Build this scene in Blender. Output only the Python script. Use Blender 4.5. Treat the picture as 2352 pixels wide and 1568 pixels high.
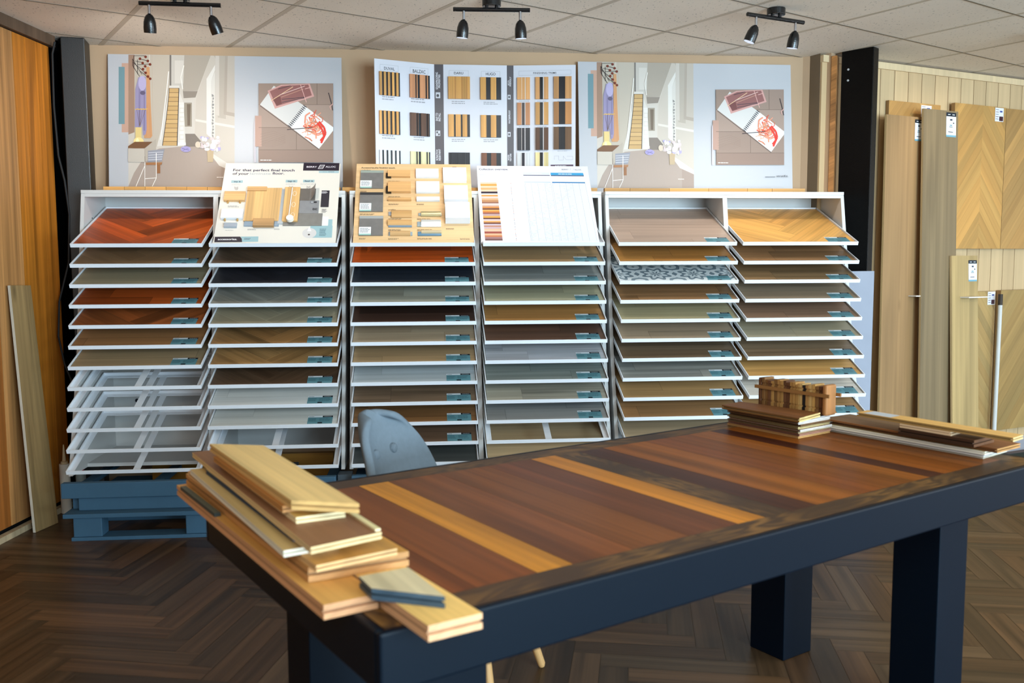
import bpy, math, random
from math import sin, cos, pi, radians, atan2, hypot
from mathutils import Vector, Matrix
for o in list(bpy.data.objects): bpy.data.objects.remove(o)
S = bpy.context.scene
COL = S.collection
random.seed(7)

# ------------------------------------------------------------------ camera
cam_data = bpy.data.cameras.new('camera')
cam = bpy.data.objects.new('camera', cam_data); COL.objects.link(cam)
cam_data.sensor_width = 36; cam_data.sensor_fit = 'HORIZONTAL'
cam_data.lens = 31.8512
cam_data.clip_start = 0.05
cam.matrix_world = Matrix([[0.995602, 0.012714, -0.092815, 0.0], [-0.093589, 0.090879, -0.991455, 0.0], [-0.004171, 0.995781, 0.09167, 1.315], [0.0, 0.0, 0.0, 1.0]])
cam_data.dof.use_dof = True
cam_data.dof.focus_distance = 4.75
cam_data.dof.aperture_fstop = 4.0
S.camera = cam

# ------------------------------------------------------------------ world, daylight, exposure
S.view_settings.view_transform = 'Standard'
S.view_settings.look = 'None'
S.view_settings.gamma = 1
S.view_settings.use_curve_mapping = False
S.view_settings.exposure = 0.62
w = bpy.data.worlds.new('world'); S.world = w; w.use_nodes = True
w.node_tree.nodes['Background'].inputs[0].default_value = (0.78, 0.84, 0.88, 1)
w.node_tree.nodes['Background'].inputs[1].default_value = 0.55

def area(name, loc, target, sx, sy, power, color):
    l = bpy.data.lights.new(name, 'AREA'); l.shape = 'RECTANGLE'; l.size = sx; l.size_y = sy
    l.energy = power; l.color = color
    o = bpy.data.objects.new(name, l); COL.objects.link(o); o.location = loc
    o.rotation_euler = (Vector(target) - Vector(loc)).to_track_quat('-Z', 'Y').to_euler()
    return o
# shop window behind and to the right of the photographer (cool daylight), ceiling panels behind (neutral)
area('window_and_fill_light', (3.6, -2.6, 1.40), (0.4, 4.0, 3.0), 3.8, 2.2, 415, (0.60, 0.84, 1.0))
area('window_and_fill_light', (6.6, 1.2, 1.4), (0.0, 3.6, 1.5), 3.4, 2.0, 60, (0.86, 0.94, 1.0))  # added side fill, not a known window; lifts left wall, ceiling and apron
area('ceiling_panel_light', (0.2, -0.6, 2.42), (0.2, 0.2, 0), 2.4, 1.6, 60, (1.0, 0.93, 0.84))
area('ceiling_panel_light', (4.2, 2.6, 2.42), (4.2, 2.6, 0), 1.2, 1.2, 20, (1.0, 0.93, 0.84))

# ------------------------------------------------------------------ helpers
def lin(c):
    r = []
    for v in c[:3]:
        v = v / 255.0
        r.append(v / 12.92 if v <= 0.04045 else ((v + 0.055) / 1.055) ** 2.4)
    return (r[0], r[1], r[2], 1.0)

class MB:
    """collects faces with a material slot, a grain uv and a colour; build() links ONE mesh object"""
    def __init__(s): s.v = []; s.f = []; s.m = []; s.uv = []; s.c = []
    def face(s, pts, col=(255, 255, 255), mat=0, uv=None, flip=False):
        b = len(s.v); n = len(pts)
        s.v += [tuple(p) for p in pts]
        idx = list(range(b, b + n))
        if uv is None: uv = [(p[0], p[1]) for p in pts]
        uv = list(uv); cs = [lin(col)] * n if not isinstance(col[0], (tuple, list)) else [lin(c) for c in col]
        if flip: idx.reverse(); uv.reverse(); cs = cs[::-1]
        s.f.append(idx); s.m.append(mat); s.uv.append(uv); s.c.append(cs)
    def box(s, lo, hi, col=(255, 255, 255), mat=0, axis=0, M=None, top=None, end=None):
        off = (random.uniform(0, 50), random.uniform(0, 50))
        x0, y0, z0 = lo; x1, y1, z1 = hi
        P = [(x0,y0,z0),(x1,y0,z0),(x1,y1,z0),(x0,y1,z0),(x0,y0,z1),(x1,y0,z1),(x1,y1,z1),(x0,y1,z1)]
        F = [(0,3,2,1),(4,5,6,7),(0,1,5,4),(2,3,7,6),(1,2,6,5),(3,0,4,7)]
        na = [2, 2, 1, 1, 0, 0]
        for k, fc in enumerate(F):
            oth = [a for a in range(3) if a != axis]
            uv = []
            for i in fc:
                p = P[i]
                uv.append((p[axis] + off[0], p[oth[0]] + p[oth[1]] * 1.3 + off[1]))
            c = col
            if k == 1 and top is not None: c = top
            if na[k] == axis and end is not None: c = end
            pts = [P[i] for i in fc]
            if M is not None: pts = [tuple(M @ Vector(p)) for p in pts]
            s.face(pts, c, mat, uv)
    def prism(s, poly, z0, z1, col=(255,255,255), mat=0, side=None, ang=0.0, M=None, long_=None):
        """vertical prism over a ccw xy polygon; grain runs along ang"""
        off = (random.uniform(0, 50), random.uniform(0, 50)); ca, sa = cos(ang), sin(ang)
        def uvp(x, y, z): return (x*ca + y*sa + off[0], -x*sa + y*ca + z*1.3 + off[1])
        T = (lambda p: tuple(M @ Vector(p))) if M is not None else (lambda p: p)
        s.face([T((x, y, z1)) for x, y in poly], col, mat, [uvp(x, y, z1) for x, y in poly])
        s.face([T((x, y, z0)) for x, y in reversed(poly)], col, mat, [uvp(x, y, z0) for x, y in reversed(poly)])
        n = len(poly)
        for i in range(n):
            a = poly[i]; b = poly[(i+1) % n]
            pts = [(a[0],a[1],z0),(b[0],b[1],z0),(b[0],b[1],z1),(a[0],a[1],z1)]
            s.face([T(p) for p in pts], (long_ if (long_ and i % 2) else side) or col, mat, [uvp(*p) for p in pts])
    def tube(s, path, r, col=(255,255,255), mat=0, n=10, caps=True):
        path = [Vector(p) for p in path]
        rr = r if isinstance(r, (list, tuple)) else [r] * len(path)
        rings = []; up = None
        for i, p in enumerate(path):
            d = (path[min(i+1, len(path)-1)] - path[max(i-1, 0)]).normalized()
            if up is None:
                up = Vector((0, 0, 1)) if abs(d.z) < .9 else Vector((1, 0, 0))
            a = (up - d * up.dot(d)).normalized(); up = a; bb = d.cross(a)
            rings.append([p + a * (rr[i] * cos(2*pi*k/n)) + bb * (rr[i] * sin(2*pi*k/n)) for k in range(n)])
        for i in range(len(rings) - 1):
            for k in range(n):
                k2 = (k + 1) % n
                s.face([rings[i][k], rings[i][k2], rings[i+1][k2], rings[i+1][k]], col, mat, [(i*.1, k*.01), (i*.1, k*.01+.01), (i*.1+.1, k*.01+.01), (i*.1+.1, k*.01)])
        if caps:
            s.face(list(reversed(rings[0])), col, mat); s.face(rings[-1], col, mat)
    def build(s, name, mats, parent=None, smooth=False, bevel=0, weld=False, loc=None, rot=None):
        me = bpy.data.meshes.new(name); me.from_pydata(s.v, [], s.f)
        if not isinstance(mats, (list, tuple)): mats = [mats]
        for m in mats: me.materials.append(m)
        me.uv_layers.new(name='UVMap'); me.color_attributes.new('Col', 'FLOAT_COLOR', 'CORNER')
        ud = []; cd = []
        for uv, c in zip(s.uv, s.c):
            for a, b in zip(uv, c): ud += [a[0], a[1]]; cd += list(b)
        me.uv_layers['UVMap'].data.foreach_set('uv', ud); me.color_attributes['Col'].data.foreach_set('color', cd)
        me.polygons.foreach_set('material_index', s.m)
        if smooth: me.polygons.foreach_set('use_smooth', [True] * len(s.f))
        me.update()
        o = bpy.data.objects.new(name, me); COL.objects.link(o)
        if parent is not None: o.parent = parent
        if loc is not None: o.location = loc
        if rot is not None: o.rotation_euler = rot
        if weld or bevel:
            wm = o.modifiers.new('weld', 'WELD'); wm.merge_threshold = 0.0002
        if bevel:
            bm = o.modifiers.new('bevel', 'BEVEL'); bm.width = bevel; bm.segments = 2; bm.limit_method = 'ANGLE'; bm.harden_normals = False
        return o

def empty(name, loc=(0,0,0), rz=0):
    o = bpy.data.objects.new(name, None); COL.objects.link(o); o.location = loc; o.rotation_euler = (0,0,rz); o.empty_display_size = .05
    return o
def tag(o, label, cat, group=None, kind=None):
    o['label'] = label; o['category'] = cat
    if group: o['group'] = group
    if kind: o['kind'] = kind
    return o
def struct(o): o['kind'] = 'structure'; return o
def copy_tree(o, parent=None):
    c = o.copy(); COL.objects.link(c)
    if parent is not None: c.parent = parent
    for ch in [x for x in COL.objects if x.parent == o]:
        if ch is not c: copy_tree(ch, c)
    return c

# ------------------------------------------------------------------ materials
def newmat(name):
    m = bpy.data.materials.new(name); m.use_nodes = True
    nt = m.node_tree; b = nt.nodes['Principled BSDF']
    return m, nt, b
def wood(name, contrast=.5, rough=.45, fine=1.0, spec=.5, coat=0.0, knots=0.0, bump=.05, ring=8.0, rings=.12, streak=1.0):
    """per-face colour (attribute Col) modulated by grain that runs along the uv's first axis"""
    m, nt, b = newmat(name); N = nt.nodes; L = nt.links
    at = N.new('ShaderNodeAttribute'); at.attribute_name = 'Col'
    uv = N.new('ShaderNodeUVMap'); uv.uv_map = 'UVMap'
    mp = N.new('ShaderNodeMapping'); mp.inputs['Scale'].default_value = (1.6*fine, 80.0*fine, 1); L.new(uv.outputs[0], mp.inputs[0])
    n1 = N.new('ShaderNodeTexNoise'); n1.inputs['Scale'].default_value = 1.0; n1.inputs['Detail'].default_value = 5; L.new(mp.outputs[0], n1.inputs['Vector'])
    mp2 = N.new('ShaderNodeMapping'); mp2.inputs['Scale'].default_value = (.55, ring, 1); L.new(uv.outputs[0], mp2.inputs[0])
    n2 = N.new('ShaderNodeTexNoise'); n2.inputs['Scale'].default_value = 1.0; n2.inputs['Detail'].default_value = 2; n2.inputs['Distortion'].default_value = .6; L.new(mp2.outputs[0], n2.inputs['Vector'])
    # rings from the low noise
    mu = N.new('ShaderNodeMath'); mu.operation = 'MULTIPLY'; mu.inputs[1].default_value = 16.0; L.new(n2.outputs[0], mu.inputs[0])
    sn = N.new('ShaderNodeMath'); sn.operation = 'SINE'; L.new(mu.outputs[0], sn.inputs[0])
    ma = N.new('ShaderNodeMath'); ma.operation = 'MULTIPLY_ADD'; ma.inputs[1].default_value = rings; ma.inputs[2].default_value = 0; L.new(sn.outputs[0], ma.inputs[0])
    ad = N.new('ShaderNodeMath'); ad.operation = 'ADD'; L.new(ma.outputs[0], ad.inputs[0]); L.new(n1.outputs[0], ad.inputs[1])
    ad2 = N.new('ShaderNodeMath'); ad2.operation = 'ADD'; L.new(ad.outputs[0], ad2.inputs[0]); L.new(n2.outputs[0], ad2.inputs[1])
    rg = N.new('ShaderNodeMapRange'); rg.inputs['From Min'].default_value = .6; rg.inputs['From Max'].default_value = 1.45
    rg.inputs['To Min'].default_value = 1 - contrast; rg.inputs['To Max'].default_value = 1 + contrast * .55; L.new(ad2.outputs[0], rg.inputs[0])
    last = rg.outputs[0]
    mp4 = N.new('ShaderNodeMapping'); mp4.inputs['Scale'].default_value = (.5, 22, 1); L.new(uv.outputs[0], mp4.inputs[0])
    n4 = N.new('ShaderNodeTexNoise'); n4.inputs['Scale'].default_value = 1.0; n4.inputs['Detail'].default_value = 3; L.new(mp4.outputs[0], n4.inputs['Vector'])
    r4 = N.new('ShaderNodeMapRange'); r4.inputs['From Min'].default_value = .3; r4.inputs['From Max'].default_value = .7
    r4.inputs['To Min'].default_value = 1 - contrast*.8*streak; r4.inputs['To Max'].default_value = 1 + contrast*.6*streak; L.new(n4.outputs[0], r4.inputs[0])
    m4 = N.new('ShaderNodeMath'); m4.operation = 'MULTIPLY'; L.new(last, m4.inputs[0]); L.new(r4.outputs[0], m4.inputs[1]); last = m4.outputs[0]
    if knots > 0:
        mp3 = N.new('ShaderNodeMapping'); mp3.inputs['Scale'].default_value = (1.6, 5.0, 1); L.new(uv.outputs[0], mp3.inputs[0])
        vo = N.new('ShaderNodeTexVoronoi'); vo.inputs['Scale'].default_value = 1.0; L.new(mp3.outputs[0], vo.inputs['Vector'])
        kr = N.new('ShaderNodeMapRange'); kr.inputs['From Min'].default_value = .02; kr.inputs['From Max'].default_value = .11
        kr.inputs['To Min'].default_value = 1 - knots; kr.inputs['To Max'].default_value = 1; L.new(vo.outputs['Distance'], kr.inputs[0])
        mk = N.new('ShaderNodeMath'); mk.operation = 'MULTIPLY'; L.new(last, mk.inputs[0]); L.new(kr.outputs[0], mk.inputs[1]); last = mk.outputs[0]
    vm = N.new('ShaderNodeVectorMath'); vm.operation = 'SCALE'; L.new(at.outputs['Color'], vm.inputs[0]); L.new(last, vm.inputs['Scale'])
    L.new(vm.outputs[0], b.inputs['Base Color'])
    b.inputs['Roughness'].default_value = rough; b.inputs['Specular IOR Level'].default_value = spec
    b.inputs['Coat Weight'].default_value = coat; b.inputs['Coat Roughness'].default_value = .15
    if bump:
        bp = N.new('ShaderNodeBump'); bp.inputs['Strength'].default_value = bump; bp.inputs['Distance'].default_value = .002
        L.new(ad.outputs[0], bp.inputs['Height']); L.new(bp.outputs[0], b.inputs['Normal'])
    return m
def paint(name, rgb=None, rough=.5, spec=.5, metal=0, bump=0, bscale=200, var=.04, vscale=6, coat=0):
    """plain painted or moulded surface with slight procedural mottling; rgb None takes the face colour"""
    m, nt, b = newmat(name); N = nt.nodes; L = nt.links
    tc = N.new('ShaderNodeTexCoord')
    n = N.new('ShaderNodeTexNoise'); n.inputs['Scale'].default_value = vscale; n.inputs['Detail'].default_value = 3; L.new(tc.outputs['Object'], n.inputs['Vector'])
    rg = N.new('ShaderNodeMapRange'); rg.inputs['To Min'].default_value = 1 - var; rg.inputs['To Max'].default_value = 1 + var; L.new(n.outputs[0], rg.inputs[0])
    vm = N.new('ShaderNodeVectorMath'); vm.operation = 'SCALE'; L.new(rg.outputs[0], vm.inputs['Scale'])
    if rgb is None:
        at = N.new('ShaderNodeAttribute'); at.attribute_name = 'Col'; L.new(at.outputs['Color'], vm.inputs[0])
    else: vm.inputs[0].default_value = lin(rgb)[:3]
    L.new(vm.outputs[0], b.inputs['Base Color'])
    b.inputs['Roughness'].default_value = rough; b.inputs['Specular IOR Level'].default_value = spec; b.inputs['Metallic'].default_value = metal
    b.inputs['Coat Weight'].default_value = coat
    if bump:
        n2 = N.new('ShaderNodeTexNoise'); n2.inputs['Scale'].default_value = bscale; L.new(tc.outputs['Object'], n2.inputs['Vector'])
        bp = N.new('ShaderNodeBump'); bp.inputs['Strength'].default_value = bump; bp.inputs['Distance'].default_value = .002
        L.new(n2.outputs[0], bp.inputs['Height']); L.new(bp.outputs[0], b.inputs['Normal'])
    return m
M_board = wood('laminate_wood', .34, .36, spec=.3, bump=.02)
M_boardlow = wood('laminate_soft_grain', .18, .36, spec=.35, bump=.02)
M_floor = wood('floor_plank_wood', .44, .36, spec=.22, bump=.06, rings=.2)
M_table = wood('oiled_table_wood', .38, .34, spec=.07, bump=.02, ring=7)
M_oak = wood('raw_oak', .22, .55, spec=.3, bump=.05)
M_pine = wood('pine_cladding', .42, .45, spec=.3, knots=.75, ring=9, rings=.2, bump=.05)
M_whitepine = wood('pale_pine_cladding', .10, .6, spec=.2, ring=10, bump=.03)
M_white = paint('white_lacquer', (236, 240, 246), .35, .5, var=.015)
M_rack = paint('white_melamine', (202, 201, 199), .45, .4, var=.02)
M_print = paint('printed_ink', None, .45, .35, var=.0)
M_poster = paint('printed_poster_board', None, .38, .4, var=.0)
M_black = paint('gloss_black_paint', (13, 14, 16), .22, .6, bump=.25, bscale=260)
M_steel = paint('black_steel_paint', (1, 2, 3), .30, .2, bump=.6, bscale=220)
M_steel_worn = paint('brushed_on_black_paint', (2, 4, 7), .44, .9, bump=.35, bscale=330)
M_tablepaint = paint('blue_black_table_paint', (0, 12, 25), .45, .16, var=.1, vscale=3, bump=.03, bscale=60)
M_chrome = paint('brushed_chrome', (200, 200, 205), .22, .5, metal=1)
M_alu = paint('anodised_aluminium', None, .35, .5, metal=.6)
M_wall = paint('beige_wall_paint', (186, 156, 126), .85, .2, var=.05, vscale=3, bump=.1, bscale=120)
M_pallet = paint('blue_grey_painted_timber', (58, 92, 116), .6, .3, var=.12, vscale=9, bump=.2, bscale=40)
M_dark = paint('dark_void_paint', (9, 9, 10), .8, .2)
M_misc = paint('plain_colour', None, .6, .3, var=.06, vscale=12)
M_fabric = paint('grey_blue_felt', (112, 124, 134), .95, .1, var=.10, vscale=60, bump=.5, bscale=500)
M_foil = paint('quilted_foil', None, .38, .5, metal=.35, bump=.6, bscale=70, var=.15, vscale=30)

# wenge border with flowing figure
def wenge():
    m, nt, b = newmat('wenge_border'); N = nt.nodes; L = nt.links
    tc = N.new('ShaderNodeUVMap'); tc.uv_map = 'UVMap'
    mp = N.new('ShaderNodeMapping'); mp.inputs['Scale'].default_value = (1.2, 5, 1); L.new(tc.outputs[0], mp.inputs[0])
    n = N.new('ShaderNodeTexNoise'); n.inputs['Scale'].default_value = 1.6; n.inputs['Detail'].default_value = 3; n.inputs['Distortion'].default_value = .8; L.new(mp.outputs[0], n.inputs['Vector'])
    mu = N.new('ShaderNodeMath'); mu.operation = 'MULTIPLY'; mu.inputs[1].default_value = 75; L.new(n.outputs[0], mu.inputs[0])
    sn = N.new('ShaderNodeMath'); sn.operation = 'SINE'; L.new(mu.outputs[0], sn.inputs[0])
    n2 = N.new('ShaderNodeTexNoise'); n2.inputs['Scale'].default_value = 2.2; L.new(tc.outputs[0], n2.inputs['Vector'])
    r2 = N.new('ShaderNodeMapRange'); r2.inputs['From Min'].default_value = .42; r2.inputs['From Max'].default_value = .62; L.new(n2.outputs[0], r2.inputs[0])
    rg = N.new('ShaderNodeMapRange'); rg.inputs['From Min'].default_value = -1; L.new(sn.outputs[0], rg.inputs[0])
    mm = N.new('ShaderNodeMath'); mm.operation = 'MULTIPLY'; L.new(rg.outputs[0], mm.inputs[0]); L.new(r2.outputs[0], mm.inputs[1])
    mx = N.new('ShaderNodeMix'); mx.data_type = 'RGBA'; L.new(mm.outputs[0], mx.inputs[0])
    mx.inputs[6].default_value = lin((70, 50, 34)); mx.inputs[7].default_value = lin((132, 94, 50))
    L.new(mx.outputs[2], b.inputs['Base Color']); b.inputs['Roughness'].default_value = .42; b.inputs['Specular IOR Level'].default_value = .12
    return m
M_wenge = wenge()
# mineral-fibre ceiling tile
def tile():
    m, nt, b = newmat('mineral_fibre_tile'); N = nt.nodes; L = nt.links
    tc = N.new('ShaderNodeTexCoord')
    mp = N.new('ShaderNodeMapping'); mp.inputs['Scale'].default_value = (1, .45, 1); mp.inputs['Rotation'].default_value = (0, 0, .3); L.new(tc.outputs['Object'], mp.inputs[0])
    n = N.new('ShaderNodeTexNoise'); n.inputs['Scale'].default_value = 110; n.inputs['Detail'].default_value = 2; L.new(mp.outputs[0], n.inputs['Vector'])
    r = N.new('ShaderNodeMapRange'); r.inputs['From Min'].default_value = .29; r.inputs['From Max'].default_value = .36; r.inputs['To Min'].default_value = .55; L.new(n.outputs[0], r.inputs[0])
    n2 = N.new('ShaderNodeTexNoise'); n2.inputs['Scale'].default_value = 1.1; n2.inputs['Detail'].default_value = 4; L.new(tc.outputs['Object'], n2.inputs['Vector'])
    r2 = N.new('ShaderNodeMapRange'); r2.inputs['From Min'].default_value = .3; r2.inputs['From Max'].default_value = .6; r2.inputs['To Min'].default_value = .88; L.new(n2.outputs[0], r2.inputs[0])
    mm = N.new('ShaderNodeMath'); mm.operation = 'MULTIPLY'; L.new(r.outputs[0], mm.inputs[0]); L.new(r2.outputs[0], mm.inputs[1])
    vm = N.new('ShaderNodeVectorMath'); vm.operation = 'SCALE'; vm.inputs[0].default_value = lin((244, 234, 220))[:3]; L.new(mm.outputs[0], vm.inputs['Scale'])
    L.new(vm.outputs[0], b.inputs['Base Color']); b.inputs['Roughness'].default_value = .8
    bp = N.new('ShaderNodeBump'); bp.inputs['Strength'].default_value = .3; bp.inputs['Distance'].default_value = .002; L.new(r.outputs[0], bp.inputs['Height']); L.new(bp.outputs[0], b.inputs['Normal'])
    return m
M_tile = tile()
# patterned cement-tile laminate
def cement():
    m, nt, b = newmat('patchwork_cement_tile'); N = nt.nodes; L = nt.links
    uv = N.new('ShaderNodeUVMap'); uv.uv_map = 'UVMap'
    mp = N.new('ShaderNodeMapping'); mp.inputs['Scale'].default_value = (5, 5, 1); L.new(uv.outputs[0], mp.inputs[0])
    fr = N.new('ShaderNodeVectorMath'); fr.operation = 'FRACTION'; L.new(mp.outputs[0], fr.inputs[0])
    sb = N.new('ShaderNodeVectorMath'); sb.operation = 'SUBTRACT'; sb.inputs[1].default_value = (.5, .5, 0); L.new(fr.outputs[0], sb.inputs[0])
    sx = N.new('ShaderNodeSeparateXYZ'); L.new(sb.outputs[0], sx.inputs[0])
    def mth(op, a, b_=None, v=None):
        q = N.new('ShaderNodeMath'); q.operation = op; L.new(a, q.inputs[0])
        if b_ is not None: L.new(b_, q.inputs[1])
        if v is not None: q.inputs[1].default_value = v
        return q.outputs[0]
    ln = N.new('ShaderNodeVectorMath'); ln.operation = 'LENGTH'; L.new(sb.outputs[0], ln.inputs[0])
    at = mth('ARCTAN2', sx.outputs[0], sx.outputs[1])
    pet = mth('COSINE', mth('MULTIPLY', at, None, 8.0))
    k = mth('ADD', mth('MULTIPLY', ln.outputs['Value'], None, 26.0), mth('MULTIPLY', pet, None, 1.6))
    s1 = mth('SINE', k)
    vo = N.new('ShaderNodeTexVoronoi'); vo.inputs['Scale'].default_value = 5; L.new(mp.outputs[0], vo.inputs['Vector'])
    g = mth('GREATER_THAN', s1, None, .15)
    nz = N.new('ShaderNodeTexNoise'); nz.inputs['Scale'].default_value = 1.3; L.new(mp.outputs[0], nz.inputs['Vector'])
    mx = N.new('ShaderNodeMix'); mx.data_type = 'RGBA'; L.new(g, mx.inputs[0]); mx.inputs[6].default_value = lin((208, 214, 216)); mx.inputs[7].default_value = lin((112, 128, 138))
    L.new(mx.outputs[2], b.inputs['Base Color']); b.inputs['Roughness'].default_value = .4
    return m
M_cement = cement()

# ------------------------------------------------------------------ plank patterns (clipped to a rectangle)
def clip(poly, x0, x1, y0, y1):
    for ax, lim, sg in ((0, x0, 1), (0, x1, -1), (1, y0, 1), (1, y1, -1)):
        out = []
        for i in range(len(poly)):
            a = poly[i]; b = poly[(i+1) % len(poly)]
            da = (a[ax]-lim)*sg; db = (b[ax]-lim)*sg
            if da >= 0: out.append(a)
            if (da >= 0) != (db >= 0):
                t = da / (da - db); out.append((a[0]+(b[0]-a[0])*t, a[1]+(b[1]-a[1])*t))
        poly = out
        if len(poly) < 3: return []
    return poly
def vary(c, amt):
    k = 1 + random.uniform(-amt, amt); j = random.uniform(-amt, amt) * .25
    return (min(255, max(0, c[0]*k*(1+j))), min(255, max(0, c[1]*k)), min(255, max(0, c[2]*k*(1-j))))
def herring(mb, x0, x1, y0, y1, z, w, Ln, ang, col, amt, gap=.0012, mat=0, org=(0, 0), mirror=False):
    """herringbone planks of width w and length Ln clipped to the rectangle, each face with its own grain"""
    ca, sa = cos(ang), sin(ang)
    cx, cy = (x0+x1)/2 - org[0], (y0+y1)/2 - org[1]; R = hypot(x1-x0, y1-y0)/2 + Ln*1.5
    N = int(R / w) + int(hypot(cx, cy) / w) + 4
    done = set()
    def put(ax, ay, bx, by, d):
        if mirror: ay, by = -by, -ay
        mx, my = (ax+bx)/2, (ay+by)/2
        wx = mx*ca - my*sa + org[0]; wy = mx*sa + my*ca + org[1]
        if hypot(wx-(x0+x1)/2, wy-(y0+y1)/2) > R: return
        q = [(ax+gap, ay+gap), (bx-gap, ay+gap), (bx-gap, by-gap), (ax+gap, by-gap)]
        P = clip([(x*ca - y*sa + org[0], x*sa + y*ca + org[1]) for x, y in q], x0, x1, y0, y1)
        if not P: return
        o1, o2 = random.uniform(0, 60), random.uniform(0, 60)
        uv = []
        for X, Y in P:
            lx = (X-org[0])*ca + (Y-org[1])*sa; ly = -(X-org[0])*sa + (Y-org[1])*ca
            uv.append((lx+o1, ly+o2) if d == 0 else (ly+o1, lx+o2))
        mb.face([(X, Y, z) for X, Y in P], vary(col, amt), mat, uv)
    K = int(N * w / Ln) + 3
    for j in range(-K, K+1):
        for i in range(-N*2, N*2+1):
            bx = i*w + j*Ln; by = i*w - j*Ln
            my_ = -by if mirror else by
            if hypot(bx - (cx*ca+cy*sa), my_ - (-cx*sa+cy*ca)) > R + Ln: continue
            put(bx, by, bx+Ln, by+w, 0)
            put(bx+Ln, by+w-Ln, bx+Ln+w, by+w, 1)
def strips(mb, x0, x1, y0, y1, z, w, Ln, col, amt, gap=.001, mat=0, axis=0):
    """straight planks running along x (axis 0) or y (axis 1)"""
    a0, a1, b0, b1 = (x0, x1, y0, y1) if axis == 0 else (y0, y1, x0, x1)
    b = b0 - random.uniform(0, w*.6)
    while b < b1:
        a = a0 - random.uniform(0, Ln)
        while a < a1:
            A0, A1, B0, B1 = max(a+gap, a0), min(a+Ln-gap, a1), max(b+gap, b0), min(b+w-gap, b1)
            if A1 > A0 and B1 > B0:
                o1, o2 = random.uniform(0, 60), random.uniform(0, 60)
                q = [(A0,B0),(A1,B0),(A1,B1),(A0,B1)]; uv = [(x+o1, y+o2) for x, y in q]
                if axis == 0: mb.face([(x, y, z) for x, y in q], vary(col, amt), mat, uv)
                else: mb.face([(y, x, z) for x, y in reversed(q)], vary(col, amt), mat, list(reversed(uv)))
            a += Ln
        b += w

def text_faces(mb, s, x, y, width, height, col, z, bold=0.0, vertical=False):
    """lettering on a flat board: baseline at (x, y), fitted to width and capital height"""
    cu = bpy.data.curves.new('lettering', 'FONT'); cu.body = s; cu.offset = bold; cu.resolution_u = 3
    ob = bpy.data.objects.new('lettering', cu); COL.objects.link(ob)
    bpy.context.view_layer.update()
    me = bpy.data.meshes.new_from_object(ob)
    vs = [v.co.copy() for v in me.vertices]
    if vs:
        mnx = min(v.x for v in vs); mxx = max(v.x for v in vs)
        sx = width / max(mxx-mnx, 1e-6); sy = height / .69
        def tr(v):
            a = (v.x - mnx)*sx; b = v.y*sy
            return (x - b, y + a, z) if vertical else (x + a, y + b, z)
        for p in me.polygons: mb.face([tr(vs[i]) for i in p.vertices], col, 0)
    bpy.data.objects.remove(ob); bpy.data.meshes.remove(me); bpy.data.curves.remove(cu)
def fine_print(mb, x0, y0, x1, y1, col, z, n=2):
    """lines of print too small to read in the photograph"""
    h = (y1-y0)/n
    for i in range(n):
        x = x0; yb = y0 + i*h + h*.25
        e = x0 + (x1-x0)*random.uniform(.75, 1)
        while x < e:
            wd = random.uniform(.1, .25)*(x1-x0); xe = min(x+wd, e)
            mb.face([(x,yb,z),(xe,yb,z),(xe,yb+h*.45,z),(x,yb+h*.45,z)], col, 0); x = xe + (x1-x0)*.03
def draw(mb, items, z0=.0004, dz=.00012, bold=.0):
    """printed artwork: later items lie on top"""
    z = z0
    for it in items:
        k = it[0]
        if k == 'p': mb.face([(x, y, z) for x, y in it[1]], it[2], 0)
        elif k == 'r':
            x0, y0, x1, y1 = it[1]; mb.face([(x0,y0,z),(x1,y0,z),(x1,y1,z),(x0,y1,z)], it[2], 0)
        elif k == 'e':
            cx, cy, rx, ry = it[1]; mb.face([(cx+rx*cos(2*pi*i/18), cy+ry*sin(2*pi*i/18), z) for i in range(18)], it[2], 0)
        elif k == 'l':
            pts, wd = it[1], it[3]
            for a, b in zip(pts[:-1], pts[1:]):
                dx, dy = b[0]-a[0], b[1]-a[1]; l = hypot(dx, dy) or 1; nx, ny = -dy/l*wd/2, dx/l*wd/2
                mb.face([(a[0]-nx,a[1]-ny,z),(b[0]-nx,b[1]-ny,z),(b[0]+nx,b[1]+ny,z),(a[0]+nx,a[1]+ny,z)], it[2], 0)
        elif k == 't': text_faces(mb, it[1], it[2][0], it[2][1], it[2][2], it[2][3], it[3], z, it[4] if len(it) > 4 else .0)
        elif k == 'v': text_faces(mb, it[1], it[2][0], it[2][1], it[2][2], it[2][3], it[3], z, .01, True)
        elif k == 'f': fine_print(mb, *it[1], it[2], z, it[3] if len(it) > 3 else 2)
        z += dz

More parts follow.
